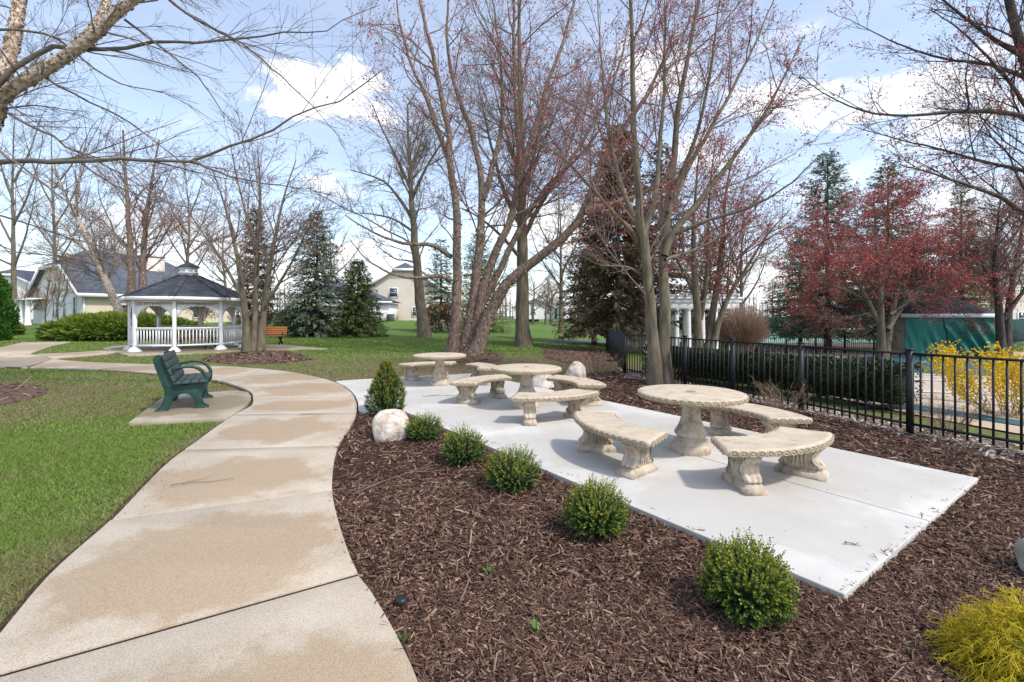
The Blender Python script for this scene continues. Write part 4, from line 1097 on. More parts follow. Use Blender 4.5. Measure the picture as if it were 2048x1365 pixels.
# ------------------------------------------------------------------ houses
def window(parent, c, w, h, xd, mat_frame=m_white, depth=.08):
    """c centre on the wall face, xd unit vector along the wall (2-D); parts: frame and pane"""
    nx, ny = xd[1], -xd[0]
    t = math.atan2(xd[1], xd[0])
    g = Geo(); f = .12
    for (dx, dz, ww, hh) in ((-w / 2, 0, f, h + f), (w / 2, 0, f, h + f)): g.box((dx, 0, dz), (ww, depth, hh))
    for dz in (-h / 2, h / 2): g.box((0, 0, dz), (w - f, depth, f))
    g.box((0, .015, 0), (w - f, depth * .6, .06))
    fr = g.build('window', mat_frame, parent, loc=(c[0] + nx * depth * .4, c[1] + ny * depth * .4, c[2]), rot=(0, 0, t))
    g = Geo(); g.box((0, .01, 0), (w - .02, .02, h - .02)); g.build('pane', m_glass, fr)
    return fr
def house_left():
    A = np.array((-39.4, 42.0)); w = np.array((-.865, .504)); l = np.array((.504, .865)); Wd, Ln = 13.3, 13.5
    z0, ze, zr, zc = .55, 3.75, 8.05, 6.25
    t = thing('clapboard_house', 'pale clapboard house with clipped gable, slate grey roof and wide chimney', 'house')
    p = lambda a, b, z: (*(A + w * a + l * b), z)
    g = Geo()
    fc = (zc - ze) / (zr - ze) * Wd / 2
    gable = [p(0, 0, z0), p(Wd, 0, z0), p(Wd, 0, ze), p(Wd - fc, 0, zc), p(fc, 0, zc), p(0, 0, ze)]
    g.add(gable, None, [(0, 2, 1), (0, 5, 2), (5, 4, 2), (4, 3, 2)]); g.build('gable_wall', m_sid_white, t)
    g = Geo(); g.add([p(0, 0, z0), p(0, Ln, z0), p(0, Ln, ze), p(0, 0, ze)], [(0, 1, 2, 3)]); g.build('side_wall', m_sid_cream, t)
    g = Geo(); g.add([p(Wd, 0, z0), p(Wd, Ln, z0), p(Wd, Ln, ze), p(Wd, 0, ze), p(0, Ln, z0), p(0, Ln, ze)], [(3, 2, 1, 0), (1, 2, 5, 4)]); g.build('rear_wall', m_sid_cream, t)
    o = .55; rb = 2.1
    dz = o * (zr - ze) / (Wd / 2)
    R0 = p(-o, -o, ze - dz); R1 = p(-o, Ln + o, ze - dz); L0 = p(Wd + o, -o, ze - dz); L1 = p(Wd + o, Ln + o, ze - dz)
    C0 = p(fc, -o, zc); C1 = p(Wd - fc, -o, zc); K0 = p(Wd / 2, rb, zr); K1 = p(Wd / 2, Ln - 5, zr)
    g = Geo(); up = np.array((0, 0, .16))
    V = [np.array(v) + up for v in (R0, R1, L0, L1, C0, C1, K0, K1)]
    g.add(V, [(0, 1, 7, 6), (2, 5, 6, 3)], [(0, 6, 4), (4, 6, 5), (1, 3, 7), (6, 7, 3)])
    rf = g.build('roof', m_shingle_far, t)
    m = rf.modifiers.new('thick', 'SOLIDIFY'); m.thickness = .14; m.offset = -1
    g = Geo()
    for a, b in ((R0, C0), (C0, C1), (C1, L0)): g.bar(a, b, .12, .3)
    g.build('barge_board', m_white, t)
    g = Geo(); g.bar(R0, R1, .16, .34); g.build('gutter', m_white, t)
    g = Geo(); g.bar(p(-.06, .1, z0), p(-.06, .1, ze - .3), .1, .1, up=(1, 0, 0)); g.build('downspout', m_white, t)
    for a in (1.7, 4.3, 6.35, 7.15): window(t, p(a, 0, 2.25), .55 if a > 2 else .7, 2.0, tuple(-w))
    for a in (9.5, 11.2, 12.7):
        g = Geo(); g.lathe([(.3, z0), (.3, z0 + .2), (.22, z0 + .25), (.20, 3.1), (.3, 3.2)], 14); g.build('porch_column', m_white, t, True, loc=(*(A + w * a - l * 1.3), 0))
    g = Geo(); q = [p(8.8, -.03, 3.2), p(12.9, -.03, 3.2), p(12.9, -1.5, 3.05), p(8.8, -1.5, 3.05)]
    g.add(q + [np.array(v) + [0, 0, .14] for v in q], [(0, 1, 2, 3), (7, 6, 5, 4), (0, 4, 5, 1), (1, 5, 6, 2), (2, 6, 7, 3), (3, 7, 4, 0)]); g.build('porch_roof', m_white, t)
    # dark opening with white surround on the side wall
    g = Geo(); c = A + l * 3.2; g.bar((*(A + l * 2.3 + w * -.05), 1.5), (*(A + l * 4.4 + w * -.05), 1.5), .06, 2.0); g.build('dark_door', m_seam, t)
    g = Geo()
    for b in (2.2, 4.5): g.bar((*(A + l * b + w * -.08), .5), (*(A + l * b + w * -.08), 2.7), .14, .18, up=(1, 0, 0))
    g.bar((*(A + l * 2.1 + w * -.08), 2.62), (*(A + l * 4.6 + w * -.08), 2.62), .14, .24); g.build('door_surround', m_white, t)
    window(t, p(0, 9.6, 2.0), .9, 1.5, tuple(l))
    cc = np.array(((306 - CX) / FOC * 50.5, 50.5))
    g = Geo(); g.box((cc[0], cc[1], 5.3), (1.75, 1.2, 5.3), rz=math.atan2(l[1], l[0])); g.box((cc[0], cc[1], 8.0), (1.95, 1.4, .18), rz=math.atan2(l[1], l[0])); g.build('chimney', siding('chimney_block', (.60, .52, .47), (.68, .60, .55), .3), t)
house_left()
def gable_house(name, label, x0, x1, y, depth, z0, ze, zr, wall, roof, clip=.0, wins=(), o=.5):
    """gable end towards the camera"""
    t = thing(name, label, 'house')
    xm = (x0 + x1) / 2; zc = zr - (zr - ze) * clip; fx = (x1 - x0) / 2 * clip
    g = Geo(); g.add([(x0, y, z0), (x1, y, z0), (x1, y, ze), (xm + fx, y, zc), (xm - fx, y, zc), (x0, y, ze)], [(0, 1, 2, 5)], [(5, 2, 3), (5, 3, 4)]); g.build('gable_wall', wall, t)
    g = Geo(); g.add([(x1, y, z0), (x1, y + depth, z0), (x1, y + depth, ze), (x1, y, ze), (x0, y, z0), (x0, y + depth, z0), (x0, y + depth, ze), (x0, y, ze)], [(0, 1, 2, 3), (7, 6, 5, 4), (1, 5, 6, 2)]); g.build('side_wall', wall, t)
    s_ = (zr - ze) / ((x1 - x0) / 2); dz = o * s_; sb = fx
    V = [(x1 + o, y - o, ze - dz), (x1 + o, y + depth + o, ze - dz), (x0 - o, y - o, ze - dz), (x0 - o, y + depth + o, ze - dz), (xm + fx, y - o, zc), (xm - fx, y - o, zc), (xm, y - o + sb, zr), (xm, y + depth + o, zr)]
    g = Geo(); V = np.array(V) + [0, 0, .14]
    g.add(V, None, [(0, 1, 7), (0, 7, 6), (0, 6, 4), (4, 6, 5), (2, 5, 6), (2, 6, 7), (2, 7, 3)]); rf = g.build('roof', roof, t)
    m = rf.modifiers.new('thick', 'SOLIDIFY'); m.thickness = .12; m.offset = -1
    g = Geo(); V = V - [0, 0, .14]
    for a, b in ((0, 4), (4, 5), (5, 2)): g.bar(V[a], V[b], .1, .36)
    g.bar(V[0], V[1], .14, .3); g.bar(V[2], V[3], .14, .3); g.build('eave_trim', m_white, t)
    for (wx, wz, ww, wh) in wins: window(t, (wx, y, wz), ww, wh, (1, 0))
    return t
hY = 62.0; X_ = lambda u, Y=hY: (u - CX) * Y / FOC; Zv = lambda v, Y=hY: EYE - (v - HOR) * Y / FOC
house2 = gable_house('two_storey_house', 'beige two storey house with clipped gable behind the spruces', X_(737), X_(878), hY, 12, .5, Zv(574), Zv(526), m_sid_beige, m_shingle_far, .30,
            [(X_(786.5), Zv(586), 1.15, 1.25), (X_(782), Zv(624), .5, 1.25), (X_(791), Zv(624), .5, 1.25), (X_(828.5), Zv(624), .55, 1.25), (X_(865), Zv(624), .6, 1.25)])
for u in (796, 824):
    g = Geo(); g.box((X_(u), hY - .04, .72), (.75, .1, .25)); g.build('basement_window', m_seam, house2)
# low white wing of that house
wing = thing('house_wing', 'white single storey wing with hip roof beside the beige house', 'house')
wy = 57.0; wx0, wx1 = X_(700, wy), X_(778, wy)
g = Geo(); g.box(((wx0 + wx1) / 2, wy + 2.4, (Zv(607, wy) + .5) / 2), (wx1 - wx0, 4.8, Zv(607, wy) - .5)); g.build('wall', m_sid_white, wing)
zE = Zv(605, wy); zR = Zv(583, wy)
g = Geo(); g.add([(wx0 - .4, wy - .4, zE), (wx1 + .5, wy - .4, zE), (wx1 + .5, wy + 4.7, zE), (wx0 - .4, wy + 4.7, zE), (wx0 + 1, wy + 2.2, zR), (wx1 - 2.6, wy + 2.2, zR)], [(0, 1, 5, 4), (2, 3, 4, 5), (3, 2, 1, 0)], [(1, 2, 5), (3, 0, 4)]); g.build('roof', m_shingle_far, wing)
g = Geo(); g.bar((wx0 - .4, wy - .42, zE), (wx1 + .5, wy - .42, zE), .1, .22); g.build('gutter', m_white, wing)
window(wing, (X_(756, wy), wy, Zv(623, wy)), .6, 1.2, (1, 0)); window(wing, (X_(744, wy), wy, Zv(623, wy)), .3, 1.2, (1, 0))
g = Geo(); g.box((0, 0, .4), (.75, .75, .8)); 
for k in range(7): g.box((0, -.385, .1 + k * .1), (.7, .03, .03))
g.box((0, 0, .83), (.8, .8, .05)); ac = g.build('air_conditioner', Mt('ac_metal', [(.09, .10, .10), (.15, .16, .16)], scale=4), loc=(X_(781, 55.5), 55.5, float(gz(X_(781, 55.5), 55.5))))
tagp(ac, 'grey air conditioner unit on the lawn by the white wing', 'air conditioner')
gable_house('grey_roofed_house', 'distant house with grey blue roof between arborvitae and clapboard house', -93, -72, 74, 12, .6, 4.2, 9.0, m_sid_white, m_shingle_far, .2, [(-80, 2.6, 1.6, 1.4), (-75.5, 2.6, 1.4, 1.4)])
gable_house('white_house', 'distant white house glimpsed between the two middle trunks', 0.5, 9, 98, 10, .7, 3.4, 5.2, m_sid_white, m_shingle_far, 0, [(4.5, 2.3, 1.0, 1.2), (7.5, 2.3, 1.0, 1.2)])
gable_house('white_house', 'distant white house with low hedge right of the middle trunk', 9.6, 17, 94, 10, .7, 3.4, 5.6, m_sid_white, m_shingle_far, 0, [(10.6, 2.4, .9, 1.3), (12.2, 2.4, .9, 1.3), (14.5, 2.4, .9, 1.3)])
gable_house('grey_roofed_house', 'grey roofed house behind the trees at the right frame edge', 47, 66, 52, 14, -.9, 2.9, 7.4, m_sid_beige, m_shingle_far, .25, [(52, 1.2, 1.2, 1.3), (58, 1.2, 1.2, 1.3)])
gable_house('blue_roofed_house', 'bluish roof of a house half hidden behind the blue spruce', -29, -22, 60, 10, .7, 3.0, 6.3, m_sid_white, m_shingle_far, .2, [(-26, 2.0, 1, 1.2)])

# ------------------------------------------------------------------ rocks
def rock(loc, size, label, mat, seed, group=None):
    bm = bmesh.new(); bmesh.ops.create_icosphere(bm, subdivisions=4, radius=1)
    r = np.random.default_rng(seed); pl = r.normal(size=(9, 3)); pl /= np.linalg.norm(pl, axis=1, keepdims=True); dd = r.uniform(.62, .9, 9)
    for v in bm.verts:
        p = np.array(v.co)
        for n_, d_ in zip(pl, dd):
            k = p @ n_ - d_
            if k > 0: p = p - n_ * k * .95
        n1 = float(fbm(np.array(p[0] * 2 + seed), np.array(p[1] * 2 + p[2] * 1.7), seed))
        p = p * (1.08 + .22 * (n1 - .5))
        v.co = (p[0] * size[0], p[1] * size[1], p[2] * size[2])
    me = bpy.data.meshes.new('boulder'); bm.to_mesh(me); bm.free()
    for f in me.polygons: f.use_smooth = True
    me.materials.append(mat)
    o = link('boulder', me, None, loc, (0, 0, seed)); return tagp(o, label, 'boulder', group)
p = P(777, 880); rock((p[0], p[1] + .10, .05), (.25, .22, .30), 'rounded pale boulder between the cone shrub and first boxwood', m_rock, 3)
p = P(1149, 762); rock((p[0], p[1], .12), (.30, .26, .33), 'pale boulder standing behind the middle table, by the twiggy shrub', m_rock, 5)
p = P(1088, 775); rock((p[0], p[1], .06), (.40, .26, .26), 'low pale boulder lying under the right bench of the middle table', m_rock, 8)
p = P(2092, 1158); rock((p[0], p[1], .08), (.13, .13, .15), 'grey angular rock cut off by the right frame edge', m_rock_grey, 4)

# ------------------------------------------------------------------ leafy shrubs
def leaf_mesh(name, base, d, nrm_, L, Wd, mat, tip=None, fold=.25):
    """one folded rhombic leaf (4 tris) per row"""
    N = len(base)
    d = d / (np.linalg.norm(d, axis=1, keepdims=True) + 1e-9)
    s_ = np.cross(d, nrm_); s_ /= np.linalg.norm(s_, axis=1, keepdims=True) + 1e-9
    u = np.cross(s_, d)
    L = np.broadcast_to(L, N)[:, None]; Wd = np.broadcast_to(Wd, N)[:, None]
    m = base + d * L * .5
    V = np.stack([base, m + s_ * Wd + u * Wd * fold, base + d * L, m - s_ * Wd + u * Wd * fold], 1).reshape(-1, 3)
    b = (np.arange(N) * 4)[:, None]
    T = np.concatenate([b + np.array([[0, 1, 2]]), b + np.array([[0, 2, 3]])])
    return mesh_np(name, V, None, T, mat, False, {'tip': np.repeat(tip, 4)} if tip is not None else None)
def unit(v): return v / (np.linalg.norm(v, axis=-1, keepdims=True) + 1e-9)

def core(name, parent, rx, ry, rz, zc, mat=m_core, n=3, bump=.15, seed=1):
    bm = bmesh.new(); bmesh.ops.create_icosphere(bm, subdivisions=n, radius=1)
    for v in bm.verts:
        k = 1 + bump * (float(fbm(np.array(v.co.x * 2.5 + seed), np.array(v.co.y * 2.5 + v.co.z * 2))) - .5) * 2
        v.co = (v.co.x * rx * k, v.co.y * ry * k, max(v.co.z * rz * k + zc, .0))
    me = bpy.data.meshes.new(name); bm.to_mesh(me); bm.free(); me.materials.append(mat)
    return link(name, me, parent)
def stems(name, parent, P0, P1, r, mat, k=3, bend=.1, n=5):
    t = np.linspace(0, 1, n)[None, :, None]
    Pt = P0[:, None, :] * (1 - t) + P1[:, None, :] * t
    L = np.linalg.norm(P1 - P0, axis=1)
    off = rng.normal(0, 1, (len(P0), 1, 3)) * (L * bend)[:, None, None] * np.sin(t * PI)
    Pt = Pt + off + rng.normal(0, .02, Pt.shape) * L[:, None, None] * (t > 0)
    rad = np.broadcast_to(np.asarray(r, float).reshape(-1, 1), (len(P0), 1)) * np.linspace(1, .35, n)[None, :]
    V, Q = rings(Pt, rad, k)
    return link(name, mesh_np(name, V, Q, None, mat, True), parent), Pt

def boxwood(loc, r, h, label, cone=False, seed=0, shoots=620):
    t = thing('boxwood', label, 'shrub', (loc[0], loc[1], .01), seed * 1.3, None if cone else 'round boxwoods planted along the mulch bed')
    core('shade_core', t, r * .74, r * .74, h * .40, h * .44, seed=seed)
    N = shoots
    # shoot directions, even over the dome
    i = np.arange(N) + .5; ph = np.arccos(1 - 1.72 * i / N); th = i * 2.39996 + rng.uniform(0, .4, N)
    D = np.stack([np.sin(ph) * np.cos(th), np.sin(ph) * np.sin(th), np.cos(ph)], 1)
    if cone:
        zf = rng.uniform(.0, 1, N) ** 1.15; a = rng.uniform(0, 2 * PI, N)
        prof = np.interp(zf, [0, .08, .25, .45, .7, .88, 1], [.78, .95, 1.0, .86, .52, .22, .04])
        prof *= 1 + .12 * np.sin(a * 3 + zf * 9) + rng.normal(0, .05, N)
        surf = np.stack([np.cos(a) * r * prof, np.sin(a) * r * prof, .03 + zf * (h - .05)], 1)
        D = unit(np.stack([np.cos(a), np.sin(a), .55 + .6 * zf], 1))
        Ls = .075 * rng.uniform(.6, 1.25, N)
        o = core('inner_core', t, r * .5, r * .5, h * .42, h * .45, seed=seed)
    else:
        lump = .74 + .5 * fbm(D[:, 0] * 2.2 + seed * 5, D[:, 1] * 2.2 + D[:, 2] * 1.9 + seed * 3, seed)
        surf = D * np.array([r, r, h * .5]) * lump[:, None] * .86 + np.array([0, 0, h * .46])
        Ls = .085 * rng.uniform(.6, 1.2, N) * (1 + .7 * np.clip(D[:, 2], 0, 1) * rng.random(N)) * (r / .21)
    G = unit(D + np.array([0, 0, .55]) + rng.normal(0, .22, (N, 3)))
    k = 11
    f = np.linspace(0, 1, k)
    base = surf[:, None, :] + G[:, None, :] * Ls[:, None, None] * f[None, :, None]
    al = rng.uniform(0, 2 * PI, (N, k)) 
    al[:, 1::2] = al[:, :-1:2] + PI if k % 2 == 0 else (al[:, 0:-1:2] + PI)
    ref = np.where(np.abs(G[:, 2:3]) < .9, np.array([[0, 0, 1.]]), np.array([[1., 0, 0]]))
    U = unit(np.cross(G, ref)); V2 = np.cross(G, U)
    out = np.cos(al)[..., None] * U[:, None, :] + np.sin(al)[..., None] * V2[:, None, :]
    ld = unit(out * .8 + G[:, None, :] * .9 + rng.normal(0, .15, (N, k, 3)))
    tipv = np.clip(f[None, :] * 1.0 + .4 * np.clip(G[:, 2:3], -1, 1) - .42 + rng.normal(0, .22, (N, 1)) + .5 * (surf[:, 2:3] / h - .5), 0, 1)
    sz = .0165 * (r / .21) ** .5 * (1.12 - .25 * f[None, :]) * rng.uniform(.8, 1.2, (N, k))
    me = leaf_mesh('leaves', base.reshape(-1, 3), ld.reshape(-1, 3), (G[:, None, :] + 0 * ld).reshape(-1, 3) + rng.normal(0, .2, (N * k, 3)), sz.reshape(-1), (sz * .36).reshape(-1), m_box, tipv.reshape(-1) * np.ones(N * k))
    lo = link('leaves', me, t); lo['kind'] = 'stuff'
    n2 = 26; a = rng.uniform(0, 2 * PI, n2)
    stems('stems', t, np.stack([.02 * np.cos(a), .02 * np.sin(a), 0 * a], 1), np.stack([r * .6 * np.cos(a), r * .6 * np.sin(a), h * rng.uniform(.3, .6, n2)], 1), .004, m_twig)
    return t
for i, (u, v, r, h, lab) in enumerate(((846, 884, .195, .265, 'first boxwood, beside the pale boulder, looser and yellower'), (925, 930, .20, .30, 'second boxwood from the pale boulder, along the mulch bed'),
        (1025, 984, .20, .295, 'third boxwood from the boulder, middle of the row'), (1195, 1080, .185, .315, 'fourth boxwood from the boulder, second nearest the camera'), (1507, 1246, .185, .315, 'largest boxwood, nearest the camera, by the patio corner'))):
    q = P(u, v); boxwood((q[0], q[1] + r * .3), r, h, lab, seed=i + 1, shoots=(420, 460, 520, 640, 900)[i])
q = P(773, 829); boxwood(q, .255, .80, 'cone shaped boxwood with yellow tip behind the pale boulder', True, 9, 1300)

def spray_mass(name, C, half, n, L, Wd, mat, up=.3, tip=False, seed=0, shape='dome', droop=0.0):
    """leaf sprays over the skin and through the depth of a rounded mass"""
    r = np.random.default_rng(seed)
    D = unit(r.normal(size=(n, 3))); D[:, 2] = np.where(D[:, 2] < -.35, -D[:, 2], D[:, 2])
    rad = r.uniform(.72, 1.0, n) ** .6
    lump = .82 + .36 * fbm(D[:, 0] * 3.2 + seed, D[:, 1] * 3.2 + D[:, 2] * 2.3, seed)
    if shape == 'box':
        m = np.max(np.abs(D), axis=1, keepdims=True); D2 = D / m * .96; D2 = D2 * .8 + D * .2; lump = .95 + .1 * (lump - 1)
    else: D2 = D
    B = D2 * (rad * lump)[:, None] * np.array(half) + np.array(C)
    dirs = unit(D + np.array([0, 0, up]) + r.normal(0, .45, (n, 3)))
    Ls = L * r.uniform(.6, 1.3, n); Ws = Wd * r.uniform(.7, 1.3, n)
    tv = np.clip(D[:, 2] * .5 + rad * .3 - .2 + r.normal(0, .2, n), 0, 1) if tip else None
    return leaf_mesh(name, B, dirs, unit(r.normal(size=(n, 3))), Ls, Ws, mat, tv)
def mound(name, label, cat, loc, half, n, L, Wd, mat, tip=False, seed=0, group=None, shape='dome', rz=0, zc=None):
    t = thing(name, label, cat, loc, rz, group)
    zc = half[2] * .45 if zc is None else zc
    if shape == 'box':
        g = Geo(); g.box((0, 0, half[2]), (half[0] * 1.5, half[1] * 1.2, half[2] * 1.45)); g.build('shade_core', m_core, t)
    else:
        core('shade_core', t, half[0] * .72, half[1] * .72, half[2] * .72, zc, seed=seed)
    o = link('foliage', spray_mass('foliage', (0, 0, zc), half, n, L, Wd, mat, .3, tip, seed, shape), t)
    o['kind'] = 'stuff'
    return t
# long clipped hedge behind the fence
hx0, hx1 = np.array(P(1282, 749)), np.array(P(1806, 830)); hd = hx1 - hx0; hL = np.linalg.norm(hd); hd = hd / hL; hn = np.array((-hd[1], hd[0])); hn = hn if hn[0] > 0 else -hn
hc = (hx0 + hx1) / 2 + hn * .42
hz_ = float(gz(*hc))
t = thing('hedge', 'dark clipped hedge running along the pool side of the fence', 'hedge', (hc[0], hc[1], hz_), math.atan2(hd[1], hd[0]))
HH = .74
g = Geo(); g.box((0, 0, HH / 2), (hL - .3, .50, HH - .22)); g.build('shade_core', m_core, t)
n = 20000
fx = rng.uniform(-1, 1, n) * hL / 2; face = rng.random(n)
fy = np.where(face < .42, -.40, np.where(face < .58, .40, rng.uniform(-.40, .40, n))) * rng.uniform(.75, 1.06, n); fz = np.where(face < .58, rng.uniform(.06, HH, n), HH * rng.uniform(.9, 1.02, n))
wob = .05 * (fbm(fx * 2.2, fz * 3, 4) - .5); fy = fy + np.sign(fy) * wob; fz = fz + .09 * (fbm(fx * 1.7, fy * 3, 6) - .5)
dirs = unit(np.stack([rng.normal(0, .6, n), np.sign(fy) * (face < .58) + rng.normal(0, .4, n), .5 + rng.normal(0, .4, n)], 1))
o = link('foliage', leaf_mesh('foliage', np.stack([fx, fy, fz], 1), dirs, unit(rng.normal(size=(n, 3))), .055 * rng.uniform(.6, 1.3, n), .016 * rng.uniform(.7, 1.3, n), m_hedge), t); o['kind'] = 'stuff'

def gpt(u, v): x, y = P(u, v); return (x, y, float(gz(x, y)))
x, y, z = gpt(212, 681); mound('spreading_juniper', 'wide low spreading juniper left of the gazebo', 'shrub', (x, y + 1.2, z), (4.5, 2.2, .98), 17000, .34, .05, m_juniper, True, 3)
x, y, z = gpt(-20, 671); mound('spreading_juniper', 'low juniper cut by the left frame edge under the arborvitae', 'shrub', (x, y, z), (1.9, 1.3, .85), 5000, .24, .04, m_juniper, True, 5)
x, y, z = gpt(300, 676); mound('spreading_juniper', 'juniper seen through the gazebo behind its railing', 'shrub', (x - .3, y + 2.2, z), (2.2, 1.3, .62), 5000, .3, .05, m_juniper, True, 6)
x, y, z = gpt(2, 690); y += 3; x -= 4.3
t = thing('arborvitae', 'tall bright green arborvitae at the left frame edge', 'tree', (x, y, z))
g = Geo(); g.tube([(0, 0, 0), (0, 0, 3.8)], [.1, .03], 8); g.build('trunk', m_bark_grey, t)
n = 9000; zf = rng.random(n) ** 1.1; a = rng.uniform(0, 2 * PI, n); pr = np.interp(zf, [0, .1, .4, .75, .93, 1], [.8, 1, 1.05, .8, .4, .05]) * (1 + .18 * np.sin(a * 4 + zf * 13)) * rng.uniform(.75, 1.05, n)
B = np.stack([np.cos(a) * pr * 1.05, np.sin(a) * pr * 1.05, zf * 4.25], 1)
o = link('crown', leaf_mesh('crown', B, unit(np.stack([np.cos(a) * .6, np.sin(a) * .6, 0 * a + .9], 1) + rng.normal(0, .25, (n, 3))), unit(rng.normal(size=(n, 3))), .24, .05, m_arbor), t); o['kind'] = 'stuff'
core('shade_core', t, .75, .75, 1.9, 1.95)
x, y, z = gpt(548, 668); mound('forsythia', 'small yellow forsythia beyond the gazebo tree', 'shrub', (x, y + 6, z + .3), (1.3, .9, 1.3), 1600, .16, .05, m_forsythia, False, 7)
x, y, z = gpt(590, 672); mound('yew', 'dark green low shrub left of the blue spruce', 'shrub', (x, y + 1, z), (1.8, 1.2, 1.3), 4200, .24, .05, m_spruce_green, False, 8)
x, y, z = gpt(885, 652); mound('barberry', 'rust red shrub behind the clump birch', 'shrub', (x, y, z), (1.9, 1.3, 1.5), 2600, .26, .08, Mt('rust_leaf', [(.20, .05, .02), (.36, .11, .04), (.45, .2, .08)], island=True), False, 9)
x, y, z = gpt(1055, 644); mound('boxwood_clump', 'low dark shrub before the distant white house', 'shrub', (x, y, z), (2.4, 1.3, 1.2), 1500, .4, .12, m_hedge, False, 10)

# round, clipped, leafless shrub
def brown_dome():
    x, y = 10.36, 20.5; z = float(gz(x, y))
    t = thing('clipped_twig_shrub', 'round clipped leafless brown shrub beside the white pergola', 'shrub', (x, y, z))
    H, r = 2.6, 1.1; n = 2000
    D = unit(rng.normal(size=(n, 3))); D[:, 2] = np.abs(D[:, 2]) * 1.0 - .25
    D = unit(D); E = D * np.array([r, r, H * .5]) * rng.uniform(.86, 1.0, (n, 1)) + np.array([0, 0, H * .5]); E[:, 2] = np.maximum(E[:, 2], .12)
    S0 = E * np.array([.42, .42, .55]) + np.array([0, 0, .05])
    o, _ = stems('crown', t, S0, E, .009, m_brownshrub, 3, .05, 4); o['kind'] = 'stuff'
    m = 40; a = rng.uniform(0, 2 * PI, m); stems('stems', t, np.stack([.12 * np.cos(a), .12 * np.sin(a), 0 * a], 1), np.stack([.6 * np.cos(a), .6 * np.sin(a), 1.2 + 0 * a], 1), .016, m_brownshrub, 4)
brown_dome()

def canes(u, v, r, h, n, label, group='leafless cane shrubs by the fence', lean=0):
    x, y, z = gpt(u, v)
    t = thing('cane_shrub', label, 'shrub', (x, y, z), 0, group)
    a = rng.uniform(0, 2 * PI, n); q = rng.random(n) ** .5
    P0 = np.stack([.3 * r * q * np.cos(a), .3 * r * q * np.sin(a), 0 * a], 1); P1 = np.stack([r * q * np.cos(a) * 1.1, r * q * np.sin(a) * 1.1, h * rng.uniform(.55, 1.05, n)], 1)
    o, Pt = stems('canes', t, P0, P1, .0045, m_cane, 4, .08, 6); o['kind'] = 'stuff'
    m = n * 5; i = rng.integers(0, n, m); k = rng.integers(2, 6, m); B = Pt[i, k]; d = unit(unit(Pt[i, k] - Pt[i, k - 1]) + rng.normal(0, .5, (m, 3)) + [0, 0, .3])
    o, _ = stems('twigs', t, B, B + d * (h * .22) * rng.uniform(.4, 1.2, (m, 1)), .0022, m_cane, 3, .06, 4); o['kind'] = 'stuff'
canes(1565, 826, .42, .50, 46, 'leafless tan cane shrub at the fence behind the near table')
canes(1895, 868, .40, .46, 40, 'leafless cane shrub at the foot of the fence, right of the big post')
canes(1320, 764, .5, .42, 44, 'leafless canes round the foot of the twin trunked maple', None)
canes(1195, 747, .8, .55, 80, 'twiggy brown shrub left of the fence corner behind a boulder')
canes(1262, 700, 1.1, 2.4, 90, 'tall brown leafless shrub behind the fence corner')
canes(1275, 706, .9, 1.9, 70, 'tall leafless shrub left of the pergola behind the hedge')

def forsythia_big():
    x, y, z = gpt(1990, 868); y += 1.1; x += 1.35
    t = thing('forsythia', 'flowering yellow forsythia behind the right end of the iron fence', 'shrub', (x, y, z))
    n = 48; a = rng.uniform(0, 2 * PI, n); q = rng.random(n) ** .5
    P0 = np.stack([.25 * q * np.cos(a), .25 * q * np.sin(a), 0 * a], 1); P1 = np.stack([1.25 * q * np.cos(a), .9 * q * np.sin(a), 1.10 * rng.uniform(.6, 1.05, n)], 1)
    o, Pt = stems('canes', t, P0, P1, .006, m_cane, 4, .12, 8); o['kind'] = 'stuff'
    m = 5600; i = rng.integers(0, n, m); k = np.minimum((rng.random(m) ** .6 * 5).astype(int) + 2, 6); f = rng.random(m)[:, None]
    B = Pt[i, k] * (1 - f) + Pt[i, k + 1] * f + rng.normal(0, .05, (m, 3))
    o = link('flowers', leaf_mesh('flowers', B, unit(rng.normal(size=(m, 3))), unit(rng.normal(size=(m, 3))), .046 * rng.uniform(.7, 1.3, m), .015, m_forsythia), t); o['kind'] = 'stuff'
forsythia_big()

